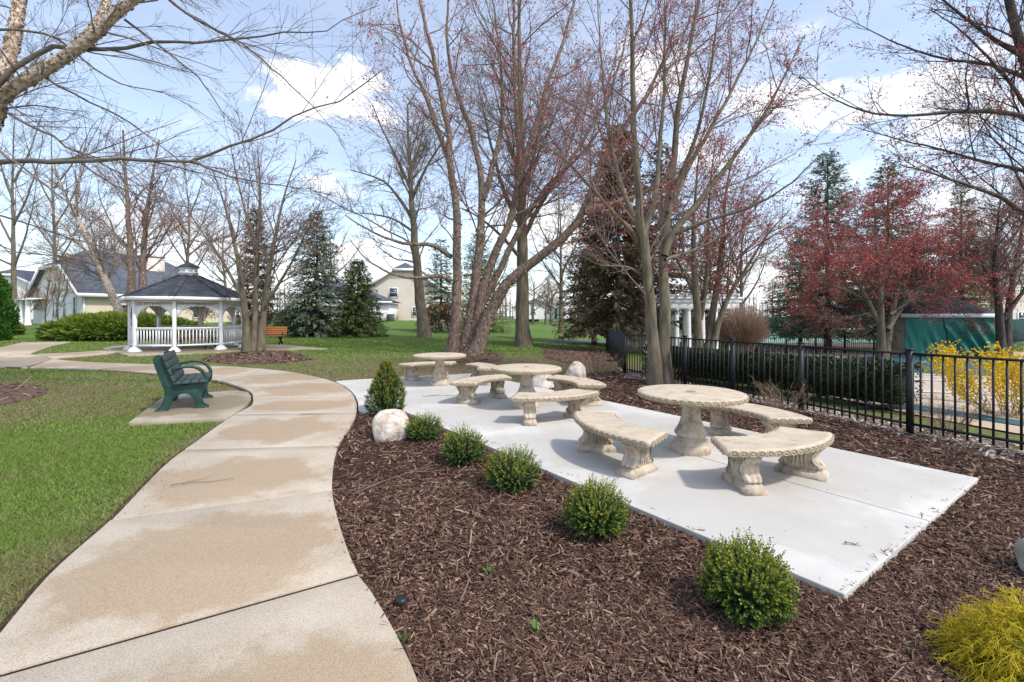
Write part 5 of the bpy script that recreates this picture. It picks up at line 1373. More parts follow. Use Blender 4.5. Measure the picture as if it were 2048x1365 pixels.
# golden thread-leaf cypress, bottom right
def golden():
    t = thing('golden_thread_cypress', 'bright golden thread leaf cypress at the bottom right corner', 'shrub', (2.19, 1.87, .0))
    n = 620
    D = unit(rng.normal(size=(n, 3))); D[:, 2] = np.abs(D[:, 2]); 
    r, h = .34, .36
    ms = 7; f = np.linspace(0, 1, ms)
    base = D * np.array([r * .35, r * .35, h * .5]) * rng.uniform(.6, 1.3, (n, 1))
    end = D * np.array([r, r, h]) * rng.uniform(.75, 1.12, (n, 1)) 
    Pt = base[:, None, :] * (1 - f[None, :, None]) + end[:, None, :] * f[None, :, None]
    Pt[:, :, 2] += .05 * np.sin(f * PI)[None, :]; Pt[:, :, 2] -= (.08 * (f ** 2))[None, :] * rng.uniform(.3, 1.4, (n, 1)); Pt[:, :, 2] = np.maximum(Pt[:, :, 2], .02)
    Pt += rng.normal(0, .006, Pt.shape)
    def tubes(Pt, r0, k, tip0, tip1):
        B, m, _ = Pt.shape
        V, Q = rings(Pt, r0 * np.linspace(1, .55, m)[None, :] * np.ones((B, 1)), k)
        tp = np.repeat(np.clip(np.linspace(tip0, tip1, m)[None, :] + rng.normal(0, .12, (B, 1)), 0, 1).reshape(-1), k)
        return V, Q, tp
    V1, Q1, t1 = tubes(Pt, .0021, 3, .0, 1.0)
    m2 = n * 14; i = rng.integers(0, n, m2); k = rng.integers(2, ms, m2)
    B = Pt[i, k]; d = unit(Pt[i, k] - Pt[i, k - 1]); d = unit(d + rng.normal(0, .55, (m2, 3)))
    L = .034 * rng.uniform(.5, 1.4, m2)
    g2 = np.linspace(0, 1, 3)
    P2 = B[:, None, :] + d[:, None, :] * L[:, None, None] * g2[None, :, None]; P2[:, :, 2] -= (.012 * g2 ** 2)[None, :]
    V2, Q2, t2 = tubes(P2, .0015, 3, .45, 1.0)
    m3 = n * 24; i = rng.integers(0, m2, m3); B = P2[i, rng.integers(1, 3, m3)]; d3 = unit(d[i] + rng.normal(0, .7, (m3, 3)))
    P3 = B[:, None, :] + d3[:, None, :] * (.014 * rng.uniform(.5, 1.4, m3))[:, None, None] * np.linspace(0, 1, 2)[None, :, None]
    V3, Q3, t3 = tubes(P3, .0014, 3, .6, 1.0)
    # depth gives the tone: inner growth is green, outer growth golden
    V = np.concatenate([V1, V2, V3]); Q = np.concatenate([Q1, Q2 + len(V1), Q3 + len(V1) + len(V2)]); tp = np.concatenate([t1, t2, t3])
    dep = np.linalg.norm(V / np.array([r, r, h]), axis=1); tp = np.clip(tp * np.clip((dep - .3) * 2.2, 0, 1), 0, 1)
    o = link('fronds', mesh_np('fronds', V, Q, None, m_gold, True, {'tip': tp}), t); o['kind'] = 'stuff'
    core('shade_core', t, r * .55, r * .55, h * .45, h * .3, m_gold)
golden()

# ------------------------------------------------------------------ bare trees
def spawn(par, count, t0, t1, ang, angsd, ratio, rr, trop, wob, n, up=0, minlen=.05, absL=None, rmin=.004, taper=.25, rsd=.25, rmax=9.):
    """children of a batch of branches; par = (Pts (B,m,3), Rad (B,m)); returns the same kind of pair"""
    Pp, Rp = par; B, m, _ = Pp.shape
    seg = np.linalg.norm(np.diff(Pp, axis=1), axis=2).sum(1)
    cnt = np.maximum(1, np.round(count * seg / seg.mean() * rng.uniform(.75, 1.25, B))).astype(int) if count >= 1 else (rng.random(B) < count).astype(int)
    i = np.repeat(np.arange(B), cnt); N = len(i)
    t = rng.uniform(t0, t1, N); s_ = t * (m - 1); k = np.minimum(s_.astype(int), m - 2); f = (s_ - k)[:, None]
    b = Pp[i, k] * (1 - f) + Pp[i, k + 1] * f; rp = Rp[i, k] * (1 - f[:, 0]) + Rp[i, k + 1] * f[:, 0]
    T = unit(Pp[i, k + 1] - Pp[i, k])
    u = unit(np.cross(T, unit(rng.normal(size=(N, 3)))))
    a = np.radians(rng.normal(ang, angsd, N))[:, None]
    d = unit(np.cos(a) * T + np.sin(a) * u + np.array([0, 0, up]))
    L = (absL if absL is not None else ratio * seg[i] * (1.05 - .6 * t)) * rng.lognormal(0, rsd, N)
    L = np.maximum(L, minlen)
    pts = np.empty((N, n, 3)); pts[:, 0] = b; cur = d
    for q in range(1, n):
        cur = unit(cur + rng.normal(0, wob, (N, 3)) + np.array([0, 0, trop]))
        pts[:, q] = pts[:, q - 1] + cur * (L / (n - 1))[:, None]
    r0 = np.maximum(np.minimum(np.minimum(rp * rr, rmax) * rng.uniform(.7, 1.15, N), rp * .9), rmin)
    rad = r0[:, None] * np.linspace(1, taper, n)[None, :]; rad = np.maximum(rad, rmin * .7)
    return pts, rad
def stem_batch(polys, radii, n=18, wob=.0):
    out = []; R = []
    for pl, (ra, rb) in zip(polys, radii):
        c = catmull(np.array(pl), n); L = np.linalg.norm(c[-1] - c[0])
        c[1:-1] += rng.normal(0, wob * .16 * L / n, (n - 2, 3))
        out.append(c); tt = np.linspace(0, 1, n); R.append(ra * (1 - tt) ** 1.2 + rb * tt)
    return np.array(out), np.array(R)
def buds_mesh(name, tips, size, mat, per=2, spread=.05):
    N = len(tips) * per
    c = np.repeat(tips, per, 0) + rng.normal(0, spread, (N, 3))
    d = unit(rng.normal(size=(N, 3))); return leaf_mesh(name, c, d, unit(rng.normal(size=(N, 3))), size * rng.uniform(.6, 1.5, N), size * .38 * rng.uniform(.7, 1.3, N), mat, None, .6)
def bare_tree(name, label, base, Z, stems_px, radii, levels, bark, twig, bud=None, bud_size=.04, bud_per=2, bud_frac=1.0, group=None, flare=1.35, zoff=None, flakes=0, wob=.12, sides=(12, 6, 4, 3), into=None):
    """stems_px: main stems as (column, row) of the photo, standing Z metres off (zoff: drift in depth towards the tip)"""
    zb = float(gz(*base)); t = into or thing(name, label, 'tree', (base[0], base[1], zb), 0, group)
    org = np.array((base[0], base[1], zb))
    polys = []
    for k, st in enumerate(stems_px):
        zo = (zoff[k] if zoff else 0); m = len(st)
        z0, z1 = zo if isinstance(zo, tuple) else (0, zo)
        polys.append([np.array(W(u, v, Z + z0 + (z1 - z0) * (i / (m - 1)) ** 1.2)) - org for i, (u, v) in enumerate(st)])
    for pl in polys:
        if pl[0][2] < .5: pl[0][2] = -.05
    Pt, Rd = stem_batch(polys, radii, 20, wob)
    low = Pt[:, :, 2] < 1.2
    Rd = np.where(low & (Pt[:, 0, 2] < .5)[:, None], Rd * (1 + (flare - 1) * (1 - np.clip(Pt[:, :, 2], 0, 1.2) / 1.2) ** 2), Rd)
    V, Q = rings(Pt, Rd, sides[0])
    # uneven girth
    cen = np.repeat(Pt.reshape(-1, 3), sides[0], 0); k_ = 1 + .16 * (fbm(V[:, 0] * 6 + V[:, 1] * 5, V[:, 2] * 2.2, 2) - .5)
    V = cen + (V - cen) * k_[:, None]
    link('limbs' if into else 'trunk', mesh_np('trunk', V, Q, None, bark, True), t)
    if flakes:
        n = flakes; i = rng.integers(0, len(Pt), n); k = rng.integers(0, 19, n); f = rng.random(n)[:, None]
        c = Pt[i, k] * (1 - f) + Pt[i, k + 1] * f; r = Rd[i, k]; T = unit(Pt[i, k + 1] - Pt[i, k]); o_ = unit(np.cross(T, unit(rng.normal(size=(n, 3)))))
        ta = np.cross(T, o_)
        o = link('peeling_bark', leaf_mesh('peeling_bark', c + o_ * (r * .93)[:, None], unit(ta * rng.choice([-1, 1], n)[:, None] + o_ * rng.uniform(.1, .9, (n, 1)) + T * rng.normal(0, .4, (n, 1))), o_, np.minimum(r * .6, .13) * rng.uniform(.4, 1.2, n), np.minimum(r * .28, .05) * rng.uniform(.5, 1.3, n), m_flake, None, .5), t); o['kind'] = 'stuff'
    cur = (Pt, Rd); gV = []; gQ = []; nv = 0; tips = []
    batches = []
    for li, lv in enumerate(levels):
        cur = spawn(cur, **{**lv, 'n': (2 if Z > 10 and li == len(levels) - 1 else lv['n']),  'rmax': (.0019 * Z, .0012 * Z, .0008 * Z)[li]})
        # nothing grows into the ground
        lo = cur[0][:, :, 2].min(1) > .8
        cur = (cur[0][lo], cur[1][lo])
        batches.append(cur)
    for li, (p_, r_) in enumerate(batches):
        V, Q = rings(p_, r_, 3 if Z > 15 and li else sides[min(li + 1, 3)])
        gV.append(V); gQ.append(Q + nv); nv += len(V)
    c = link('crown', mesh_np('crown', np.concatenate(gV), np.concatenate(gQ), None, twig, True), t); c['kind'] = 'stuff'
    if bud is not None:
        tp = [batches[-1][0][:, -1], batches[-1][0][:, -2]] if bud_frac >= 1 else [batches[-1][0][:, -1]]
        tp = np.concatenate(tp)
        if bud_frac < 1: tp = tp[rng.random(len(tp)) < bud_frac]
        o = link('blossom', buds_mesh('blossom', tp, bud_size, bud, bud_per, bud_size * .7), t); o['kind'] = 'stuff'
    return t
def L(count, t0, t1, ang, sd, ratio, rr, trop=.05, wob=.12, n=6, **k): return dict(count=count, t0=t0, t1=t1, ang=ang, angsd=sd, ratio=ratio, rr=rr, trop=trop, wob=wob, n=n, **k)

# clump birch behind the tables
bz_ = 18.3
bare_tree('river_birch', 'many stemmed river birch with peeling bark behind the far table', P(935, 708), bz_,
    [[(903, 713), (911, 640), (912, 560), (915, 480), (911, 420), (903, 340), (893, 240), (870, 130), (845, 20), (825, -70)],
     [(925, 714), (945, 620), (954, 540), (962, 440), (966, 395), (957, 330), (935, 240), (905, 150), (893, 60), (898, -60)],
     [(937, 715), (962, 600), (986, 520), (1018, 455), (1043, 340), (1075, 240), (1118, 100), (1150, 0), (1168, -70)],
     [(945, 640), (975, 585), (1005, 530), (1042, 450), (1085, 385), (1140, 320), (1195, 235), (1235, 140), (1260, 40)],
     [(948, 717), (972, 645), (999, 590), (1046, 540), (1100, 498), (1148, 450), (1172, 405), (1195, 350), (1240, 270), (1300, 180), (1345, 70)],
     [(1170, 425), (1205, 412), (1245, 402), (1300, 378), (1350, 330)],
     [(1042, 350), (1034, 240), (1028, 120), (1027, -60)],
     [(966, 400), (985, 330), (1005, 240), (1000, 120), (985, 0)],
     [(904, 515), (868, 492), (836, 489), (800, 486), (740, 462), (690, 430)],
     [(902, 563), (880, 552), (838, 556), (790, 550), (735, 520), (700, 480)],
     [(905, 345), (880, 270), (850, 190), (810, 90), (790, -20)]],
    [(.225, .045), (.225, .035), (.21, .045), (.165, .03), (.26, .045), (.13, .02), (.12, .04), (.13, .03), (.10, .02), (.09, .015), (.12, .03)],
    [L(13, .25, 1, 42, 14, .33, .5, .055, .13, 8), L(8, .2, 1, 40, 15, .42, .55, .04, .14, 6), L(7, .2, 1, 42, 16, .45, .6, .02, .14, 3, rmin=.006)],
    m_bark_birch, m_twig_red, m_bud, .075, 2, .6, zoff=[(-.1, -1.0), (.25, .8), (.15, 1.2), (.6, 2.5), (-.3, -1.6), (-1.1, -1.5), (.7, .3), (.4, 2), (-.15, -1.6), (-.2, -2.0), (-.4, 1.0)], flakes=4200, wob=.25)
# tall straight tree behind it
bare_tree('oak', 'tall straight grey trunked tree right of the clump birch', P(1045, 691), 23.3,
    [[(1047, 691), (1045, 600), (1044, 500), (1043, 400), (1042, 280), (1040, 160), (1038, 40), (1036, -60)],
     [(1043, 455), (1015, 400), (995, 340), (975, 260), (955, 160)], [(1045, 480), (1075, 420), (1110, 365), (1160, 310), (1215, 240)], [(1043, 400), (1065, 320), (1090, 220), (1120, 120)], [(1044, 520), (1000, 470), (950, 430), (905, 410)], [(1044, 540), (1090, 500), (1140, 470), (1200, 460)], [(1043, 350), (1010, 260), (985, 160)]],
    [(.37, .06), (.13, .03), (.14, .03), (.12, .03), (.11, .02), (.10, .02), (.11, .02)],
    [L(16, .3, 1, 52, 14, .36, .5, .05, .13, 8), L(7, .2, 1, 42, 15, .42, .55, .03, .15, 6), L(6, .2, 1, 42, 16, .45, .6, .02, .15, 3, rmin=.007)],
    m_bark_grey, m_twig, flare=1.35, zoff=[0, (0, 2), (0, -1.5), (0, 2), (0, -2), (0, 2.5), (0, -1)])
bare_tree('maple', 'slender grey trunked tree before the beige house', P(848, 673), 30.0,
    [[(849, 674), (840, 600), (833, 520), (826, 440), (822, 370), (818, 300), (815, 210)], [(826, 440), (800, 400), (770, 365), (735, 350), (700, 340)], [(823, 400), (850, 340), (880, 290), (905, 230)], [(822, 380), (795, 320), (765, 260), (745, 210)], [(828, 465), (790, 440), (750, 430), (700, 425)], [(820, 350), (840, 290), (850, 220)]],
    [(.40, .06), (.13, .03), (.12, .03), (.12, .03), (.10, .02), (.10, .02)],
    [L(15, .3, 1, 48, 14, .36, .5, .05, .14, 8), L(8, .2, 1, 42, 15, .42, .55, .03, .15, 6), L(6, .2, 1, 42, 16, .45, .6, .02, .15, 3, rmin=.008)],
    m_bark_grey, m_twig, m_bud_pink, .05, 1, .2, zoff=[0, (0, 2), (0, -2), (0, -2), (0, -1.5), (0, 2)])
# twin-trunked red maple in front of the fence
bare_tree('red_maple', 'twin trunked red maple with red buds in front of the iron fence', P(1322, 770), 10.15,
    [[(1310, 771), (1309, 700), (1301, 620), (1294, 540), (1288, 470), (1279, 400), (1270, 300), (1267, 180), (1262, 60), (1258, -70)],
     [(1332, 771), (1329, 700), (1328, 620), (1327, 560), (1329, 500), (1336, 420), (1347, 300), (1364, 170), (1390, 40), (1408, -70)],
     [(1292, 525), (1268, 470), (1230, 430), (1180, 372), (1130, 320), (1075, 285)],
     [(1329, 512), (1350, 462), (1388, 415), (1440, 350), (1500, 270), (1560, 170), (1610, 70)],
     [(1336, 425), (1378, 335), (1440, 225), (1500, 110), (1552, -10)],
     [(1288, 470), (1311, 385), (1324, 250), (1330, 120), (1328, -60)],
     [(1345, 470), (1420, 440), (1500, 415), (1575, 372), (1640, 310)],
     [(1288, 475), (1250, 390), (1220, 280), (1205, 150), (1195, 0)],
     [(1300, 560), (1255, 535), (1200, 530), (1150, 505)],
     [(1340, 395), (1390, 280), (1420, 150), (1440, 0)],
     [(1330, 520), (1390, 500), (1450, 470), (1520, 450)]],
    [(.145, .03), (.145, .03), (.07, .012), (.085, .014), (.07, .014), (.07, .014), (.055, .01), (.07, .012), (.04, .008), (.06, .012), (.045, .008)],
    [L(11, .22, 1, 42, 13, .36, .5, .045, .10, 8, rmin=.006), L(7, .2, 1, 36, 13, .46, .55, .035, .11, 6, rmin=.0042), L(6, .2, 1, 36, 14, .42, .6, .03, .12, 3, rmin=.0034)],
    m_bark_grey, m_twig_red, m_bud, .044, 2, .8, zoff=[(-.1, -.8), (.05, .9), (-.1, -1.5), (.05, .8), (.3, 1.5), (-.15, 1.0), (.1, -1.2), (-.2, 1.2), (-.1, -.8), (.4, -.8), (.05, 1.5)], flare=1.3, wob=.2)
# maple inside the pool garden
bare_tree('red_maple', 'multi stemmed grey maple with reddish twigs in front of the pergola', P(1405, 716), 19.5,
    [[(1396, 716), (1395, 650), (1391, 570), (1386, 480), (1390, 400), (1398, 310)], [(1413, 716), (1424, 640), (1436, 560), (1446, 470), (1452, 380), (1470, 300)], [(1416, 700), (1450, 610), (1490, 540), (1535, 470), (1580, 420)], [(1394, 600), (1365, 540), (1335, 480), (1310, 400)], [(1400, 640), (1412, 560), (1416, 470), (1420, 380), (1430, 290)]],
    [(.21, .03), (.18, .03), (.16, .02), (.10, .02), (.12, .02)],
    [L(15, .2, 1, 42, 13, .38, .5, .06, .12, 8), L(8, .2, 1, 40, 13, .45, .55, .04, .13, 6), L(7, .2, 1, 40, 15, .42, .6, .03, .13, 3, rmin=.006)],
    m_bark_grey, m_twig_red, m_bud, .07, 2, .8, zoff=[(0, -1.5), (0, 1.5), (0, -1), (0, 1.5), (0, -1.5)])
bare_tree('red_maple', 'wide red blossomed maple in front of the big spruces', P(1762, 702), 25.0,
    [[(1762, 703), (1762, 640), (1758, 560), (1752, 480), (1748, 400)], [(1770, 703), (1782, 640), (1800, 560), (1830, 480), (1850, 410)], [(1762, 660), (1730, 590), (1690, 530), (1640, 480)], [(1775, 660), (1815, 600), (1865, 545), (1915, 490)], [(1760, 620), (1770, 530), (1785, 450), (1790, 390)], [(1750, 610), (1690, 580), (1630, 560), (1590, 530)], [(1780, 630), (1840, 590), (1900, 570), (1960, 540)]],
    [(.24, .03), (.2, .03), (.13, .02), (.13, .02), (.12, .02), (.09, .02), (.09, .02)],
    [L(20, .25, 1, 60, 14, .48, .5, .015, .13, 8), L(9, .2, 1, 46, 14, .45, .55, .01, .14, 6), L(7, .2, 1, 42, 15, .42, .6, .0, .14, 3, rmin=.008)],
    m_bark_grey, m_twig_red, m_bud, .082, 2, 1.0, zoff=[(0, -1), (0, 1.5), (0, -2), (0, 2), (0, 1), (0, -2.5), (0, 2.5)])
bare_tree('maple', 'dark stemmed maple at the right frame edge beside the hut', P(2010, 704), 24.5,
    [[(2003, 706), (1998, 620), (1990, 540), (1995, 450), (2005, 380)], [(2014, 706), (2018, 620), (2030, 540), (2045, 450), (2050, 370)], [(2006, 640), (2060, 560), (2090, 480)], [(1996, 590), (1965, 530), (1945, 470)]],
    [(.24, .03), (.22, .03), (.13, .02), (.09, .02)],
    [L(19, .25, 1, 44, 14, .42, .5, .05, .13, 8), L(8, .2, 1, 42, 14, .45, .55, .03, .14, 6), L(6, .2, 1, 42, 15, .42, .6, .02, .14, 3, rmin=.008)],
    m_bark_dark, m_twig_red, m_bud_pink, .08, 2, .8, zoff=[(0, -1), (0, 1.5), (0, -1), (0, 1)])
# tree whose boughs reach in from the right
bare_tree('red_maple', 'dark boughs with red buds reaching in from the right edge, trunk outside', (9.75, 8.0), 8.0,
    [[(2150, 812), (2125, 500), (2088, 300), (2052, 130), (2030, 50), (2008, -50), (1990, -150)],
     [(2120, 470), (2048, 428), (2004, 396), (1930, 370), (1864, 347), (1800, 330)], [(2100, 380), (2048, 343), (1970, 325), (1895, 303), (1800, 280), (1710, 255)], [(2080, 260), (2048, 234), (1950, 222), (1870, 228), (1793, 231), (1720, 220), (1644, 185), (1600, 150)],
     [(2040, 110), (1969, 66), (1886, 0), (1820, -60)], [(2060, 160), (1980, 130), (1900, 120), (1800, 90), (1700, 40)], [(2110, 440), (2050, 380), (2010, 300), (1960, 260)], [(2075, 250), (2030, 180), (1990, 130), (1920, 60), (1860, 20)]],
    [(.16, .05), (.055, .008), (.04, .006), (.045, .006), (.04, .008), (.035, .006), (.03, .006), (.035, .006)],
    [L(14, .2, 1, 36, 12, .34, .5, .03, .11, 8, rmin=.005), L(8, .2, 1, 38, 13, .45, .55, .02, .12, 6, rmin=.0036), L(6, .2, 1, 38, 14, .42, .6, .03, .12, 3, rmin=.003)],
    m_bark_dark, m_twig_dark, m_bud, .036, 2, .55, zoff=[0, (0, -1), (0, .8), (0, -.8), (0, .5), (0, 1.2), (0, 1.5), (0, -1.2)])
# birch whose limbs reach in from the left
left_birch = bare_tree('river_birch', 'papery birch limbs and long bare branches reaching in from the top left', (-11.35, 9.3), 9.3,
    [[(-94, 783), (-80, 560), (-45, 350), (-5, 205), (45, 165), (100, 130), (175, 80), (235, 25), (290, -20), (350, -70)],
     [(-22, 255), (8, 160), (28, 70), (42, -20), (50, -110)],
     [(150, 98), (185, 60), (210, 15), (225, -40)]],
    [(.22, .085), (.145, .085), (.08, .06)],
    [L(9, .5, 1, 50, 16, .26, .22, .0, .10, 10, rsd=.3, up=-.05), L(8, .15, 1, 34, 12, .5, .5, -.02, .10, 7, rmin=.004), L(6, .15, 1, 34, 13, .5, .6, -.02, .11, 4, rmin=.0032)],
    m_bark_paper, m_twig, m_twig, .02, 1, .4, zoff=[(0, -.6), (0, .6), (-.3, .3)], flakes=2600, flare=1.2, wob=.1)
bare_tree('river_birch', '', (-11.35, 9.3), 9.0,
    [[(-60, 335), (0, 326), (100, 322), (250, 320), (390, 322), (440, 302), (520, 272), (600, 225), (700, 190), (765, 140)],
     [(-40, 200), (0, 165), (60, 115), (110, 95), (155, 101), (250, 96), (305, 82), (400, 86), (480, 78), (560, 68), (650, 65), (700, 35), (760, 10)],
     [(310, -20), (400, 45), (480, 85), (560, 150), (640, 230), (690, 290)],
     [(-30, 90), (60, 140), (150, 190), (250, 240), (330, 300), (420, 370), (470, 430)],
     [(-60, 190), (60, 250), (170, 310), (280, 370), (380, 440), (440, 520)],
     [(-60, 260), (40, 330), (130, 400), (200, 450), (280, 520)],
     [(250, 40), (330, 100), (400, 160), (450, 230), (520, 300)],
     [(-60, 60), (40, 60), (110, 75), (180, 130), (250, 170), (340, 190), (440, 250)],
     [(385, 322), (450, 350), (520, 365), (620, 380), (700, 400)],
     [(-60, 420), (30, 440), (120, 470), (220, 500), (310, 540)]],
    [(.058, .008), (.055, .006), (.03, .005), (.03, .004), (.03, .004), (.028, .004), (.025, .004), (.03, .004), (.022, .004), (.022, .004)],
    [L(13, .12, 1, 32, 12, .30, .45, .0, .10, 8, rmin=.0042), L(5, .15, 1, 34, 12, .45, .55, .0, .11, 5, rmin=.0034)],
    m_twig, m_twig, m_bud_pink, .016, 1, .25, zoff=[(0, -1.2), (-.2, .8), (.2, -1), (.5, 1.5), (.3, -1.2), (0, -2), (0, 1), (-.4, .6), (-.5, -1.4), (0, 1)], sides=(8, 5, 3, 3), wob=.25, into=left_birch)
# gazebo tree and its neighbours
bare_tree('red_maple', 'three stemmed grey maple with pink buds beside the gazebo', P(508, 703), 19.6,
    [[(494, 704), (492, 640), (482, 570), (472, 500), (452, 420), (425, 340)], [(508, 705), (510, 640), (513, 560), (516, 480), (521, 400), (515, 300)], [(521, 704), (526, 640), (536, 560), (550, 480), (566, 400), (592, 320)], [(490, 610), (455, 540), (415, 480), (375, 420), (350, 360)], [(530, 610), (575, 540), (610, 470), (640, 410)], [(515, 500), (490, 420), (470, 340), (460, 280)]],
    [(.17, .02), (.15, .02), (.17, .02), (.08, .012), (.08, .012), (.07, .012)],
    [L(12, .2, 1, 40, 12, .38, .5, .06, .12, 8, rmin=.009), L(8, .2, 1, 38, 13, .45, .55, .04, .13, 6, rmin=.007), L(6, .2, 1, 38, 14, .42, .6, .03, .13, 3, rmin=.006)],
    m_bark_grey, m_twig, m_bud_pink, .06, 2, .6, zoff=[(-.1, -1.2), (0, 1.2), (.1, .8), (0, 1.2), (0, -1.2), (0, -1)])
bare_tree('river_birch', 'pale twin trunks of a birch behind the gazebo roof', P(270, 672), 30.0,
    [[(258, 672), (262, 600), (262, 520), (256, 430), (250, 340), (246, 260)], [(280, 672), (284, 600), (287, 520), (292, 440), (304, 360), (318, 280)]],
    [(.30, .05), (.28, .05)],
    [L(24, .2, 1, 42, 14, .36, .4, .05, .12, 8), L(8, .2, 1, 40, 14, .45, .55, .03, .13, 6), L(6, .2, 1, 40, 15, .42, .6, .02, .13, 3, rmin=.008)],
    m_bark_birch, m_twig_red, m_bud_pink, .075, 2, .6, zoff=[(0, -1), (0, 1)], flakes=500)
bare_tree('river_birch', 'leaning birch trunk crossing the roof of the clapboard house', P(243, 664), 34.0,
    [[(252, 664), (234, 612), (212, 562), (190, 515), (165, 455), (135, 400), (105, 330)], [(195, 525), (150, 480), (110, 430), (70, 390)], [(150, 430), (160, 350), (175, 270)]],
    [(.32, .05), (.12, .02), (.12, .02)],
    [L(22, .25, 1, 44, 14, .36, .45, .05, .12, 8), L(8, .2, 1, 40, 14, .45, .55, .03, .13, 6), L(6, .2, 1, 40, 15, .42, .6, .02, .13, 3, rmin=.008)],
    m_bark_paper, m_twig, m_bud_pink, .05, 1, .3, zoff=[(0, -1), (0, 1), (0, -1)], flakes=500)
# background trees: one skeleton per kind, copied
def background(name, label, u, v, Z, top, rb, spread, twig, bark, group, bud=None, seedn=5):
    x, z = (u - CX) * Z / FOC, None
    g0 = float(gz(x, Z)); vb = HOR + (EYE - g0) * FOC / Z
    st = [[(u, vb), (u + random.uniform(-3, 3), vb * .7 + top * .3), (u + random.uniform(-5, 5), vb * .35 + top * .65), (u + random.uniform(-8, 8), top)]]
    for k in range(seedn):
        s_ = (-1) ** k * random.uniform(.5, 1) * spread; f = .25 + .1 * k
        y0 = vb + (top - vb) * f; st.append([(u, y0), (u + s_ * .45, y0 - (vb - top) * .14), (u + s_ * .8, y0 - (vb - top) * .30), (u + s_, max(top, y0 - (vb - top) * .48))])
    bare_tree(name, label, (x, Z), Z, st, [(rb, .03)] + [(rb * .4, .02)] * seedn,
        [L(11, .25, 1, 42, 14, .38, .5, .05, .13, 5, rmin=.014), L(6, .2, 1, 40, 14, .45, .55, .03, .14, 4, rmin=.011), L(4, .2, 1, 40, 15, .45, .6, .02, .14, 3, rmin=.009)],
        bark, twig, bud, .09, 1, .6, group=group, zoff=[0] + [(0, random.uniform(-3, 3)) for _ in range(seedn)], sides=(8, 4, 3, 3))
bg = 'leafless trees in the background'
for u, Z, top, rb, sp, lab, red in ((28, 55, 215, .32, 90, 'tall leafless background tree at the far left behind the arborvitae', 0), (108, 70, 235, .34, 95, 'leafless background tree above the roof of the clapboard house', 0), (375, 60, 330, .3, 80, 'leafless background tree rising behind the gazebo cupola', 1),
        (1122, 42, 400, .26, 75, 'slim leafless tree on the far lawn right of the tall trunk', 0), (1066, 75, 545, .25, 55, 'small leafless tree on the far lawn beside the tall trunk', 1), (1092, 82, 560, .25, 50, 'small leafless tree before the distant white house windows', 1), (1104, 78, 565, .22, 45, 'small leafless tree just left of the slim lawn tree', 1),
        (1480, 45, 420, .28, 90, 'reddish leafless tree behind the round brown shrub', 1), (1985, 50, 430, .3, 90, 'leafless background tree behind the roof at right', 1), (985, 60, 500, .25, 60, 'leafless background tree between birch and tall trunk', 0), (665, 75, 450, .3, 70, 'faint leafless tree behind the green spruce', 0),
        (200, 85, 400, .3, 90, 'leafless tree far behind the clapboard house roof ridge', 1), (450, 75, 430, .3, 80, 'faint leafless tree behind the gazebo tree', 1), (1160, 70, 480, .3, 70, 'leafless tree behind the dark spruces', 1)):
    background('bare_tree', lab, u, 0, Z, top, rb, sp, m_twig_red if red else m_twig, m_bark_grey, bg, m_bud_pink if red else None)
# ornamental bare trees by the left house
for u, Z, top, lab in ((92, 39, 560, 'small leafless ornamental tree before the porch columns'), (58, 46, 572, 'small budding tree left of the clapboard house'), (118, 41.5, 520, 'young leafless tree before the gable wall'), (402, 33, 600, 'small leafless tree seen through the gazebo')):
    background('ornamental_tree', lab, u, 0, Z, top, .05, 20, m_brownshrub, m_bark_dark, 'small bare trees near the clapboard house', None, 3)

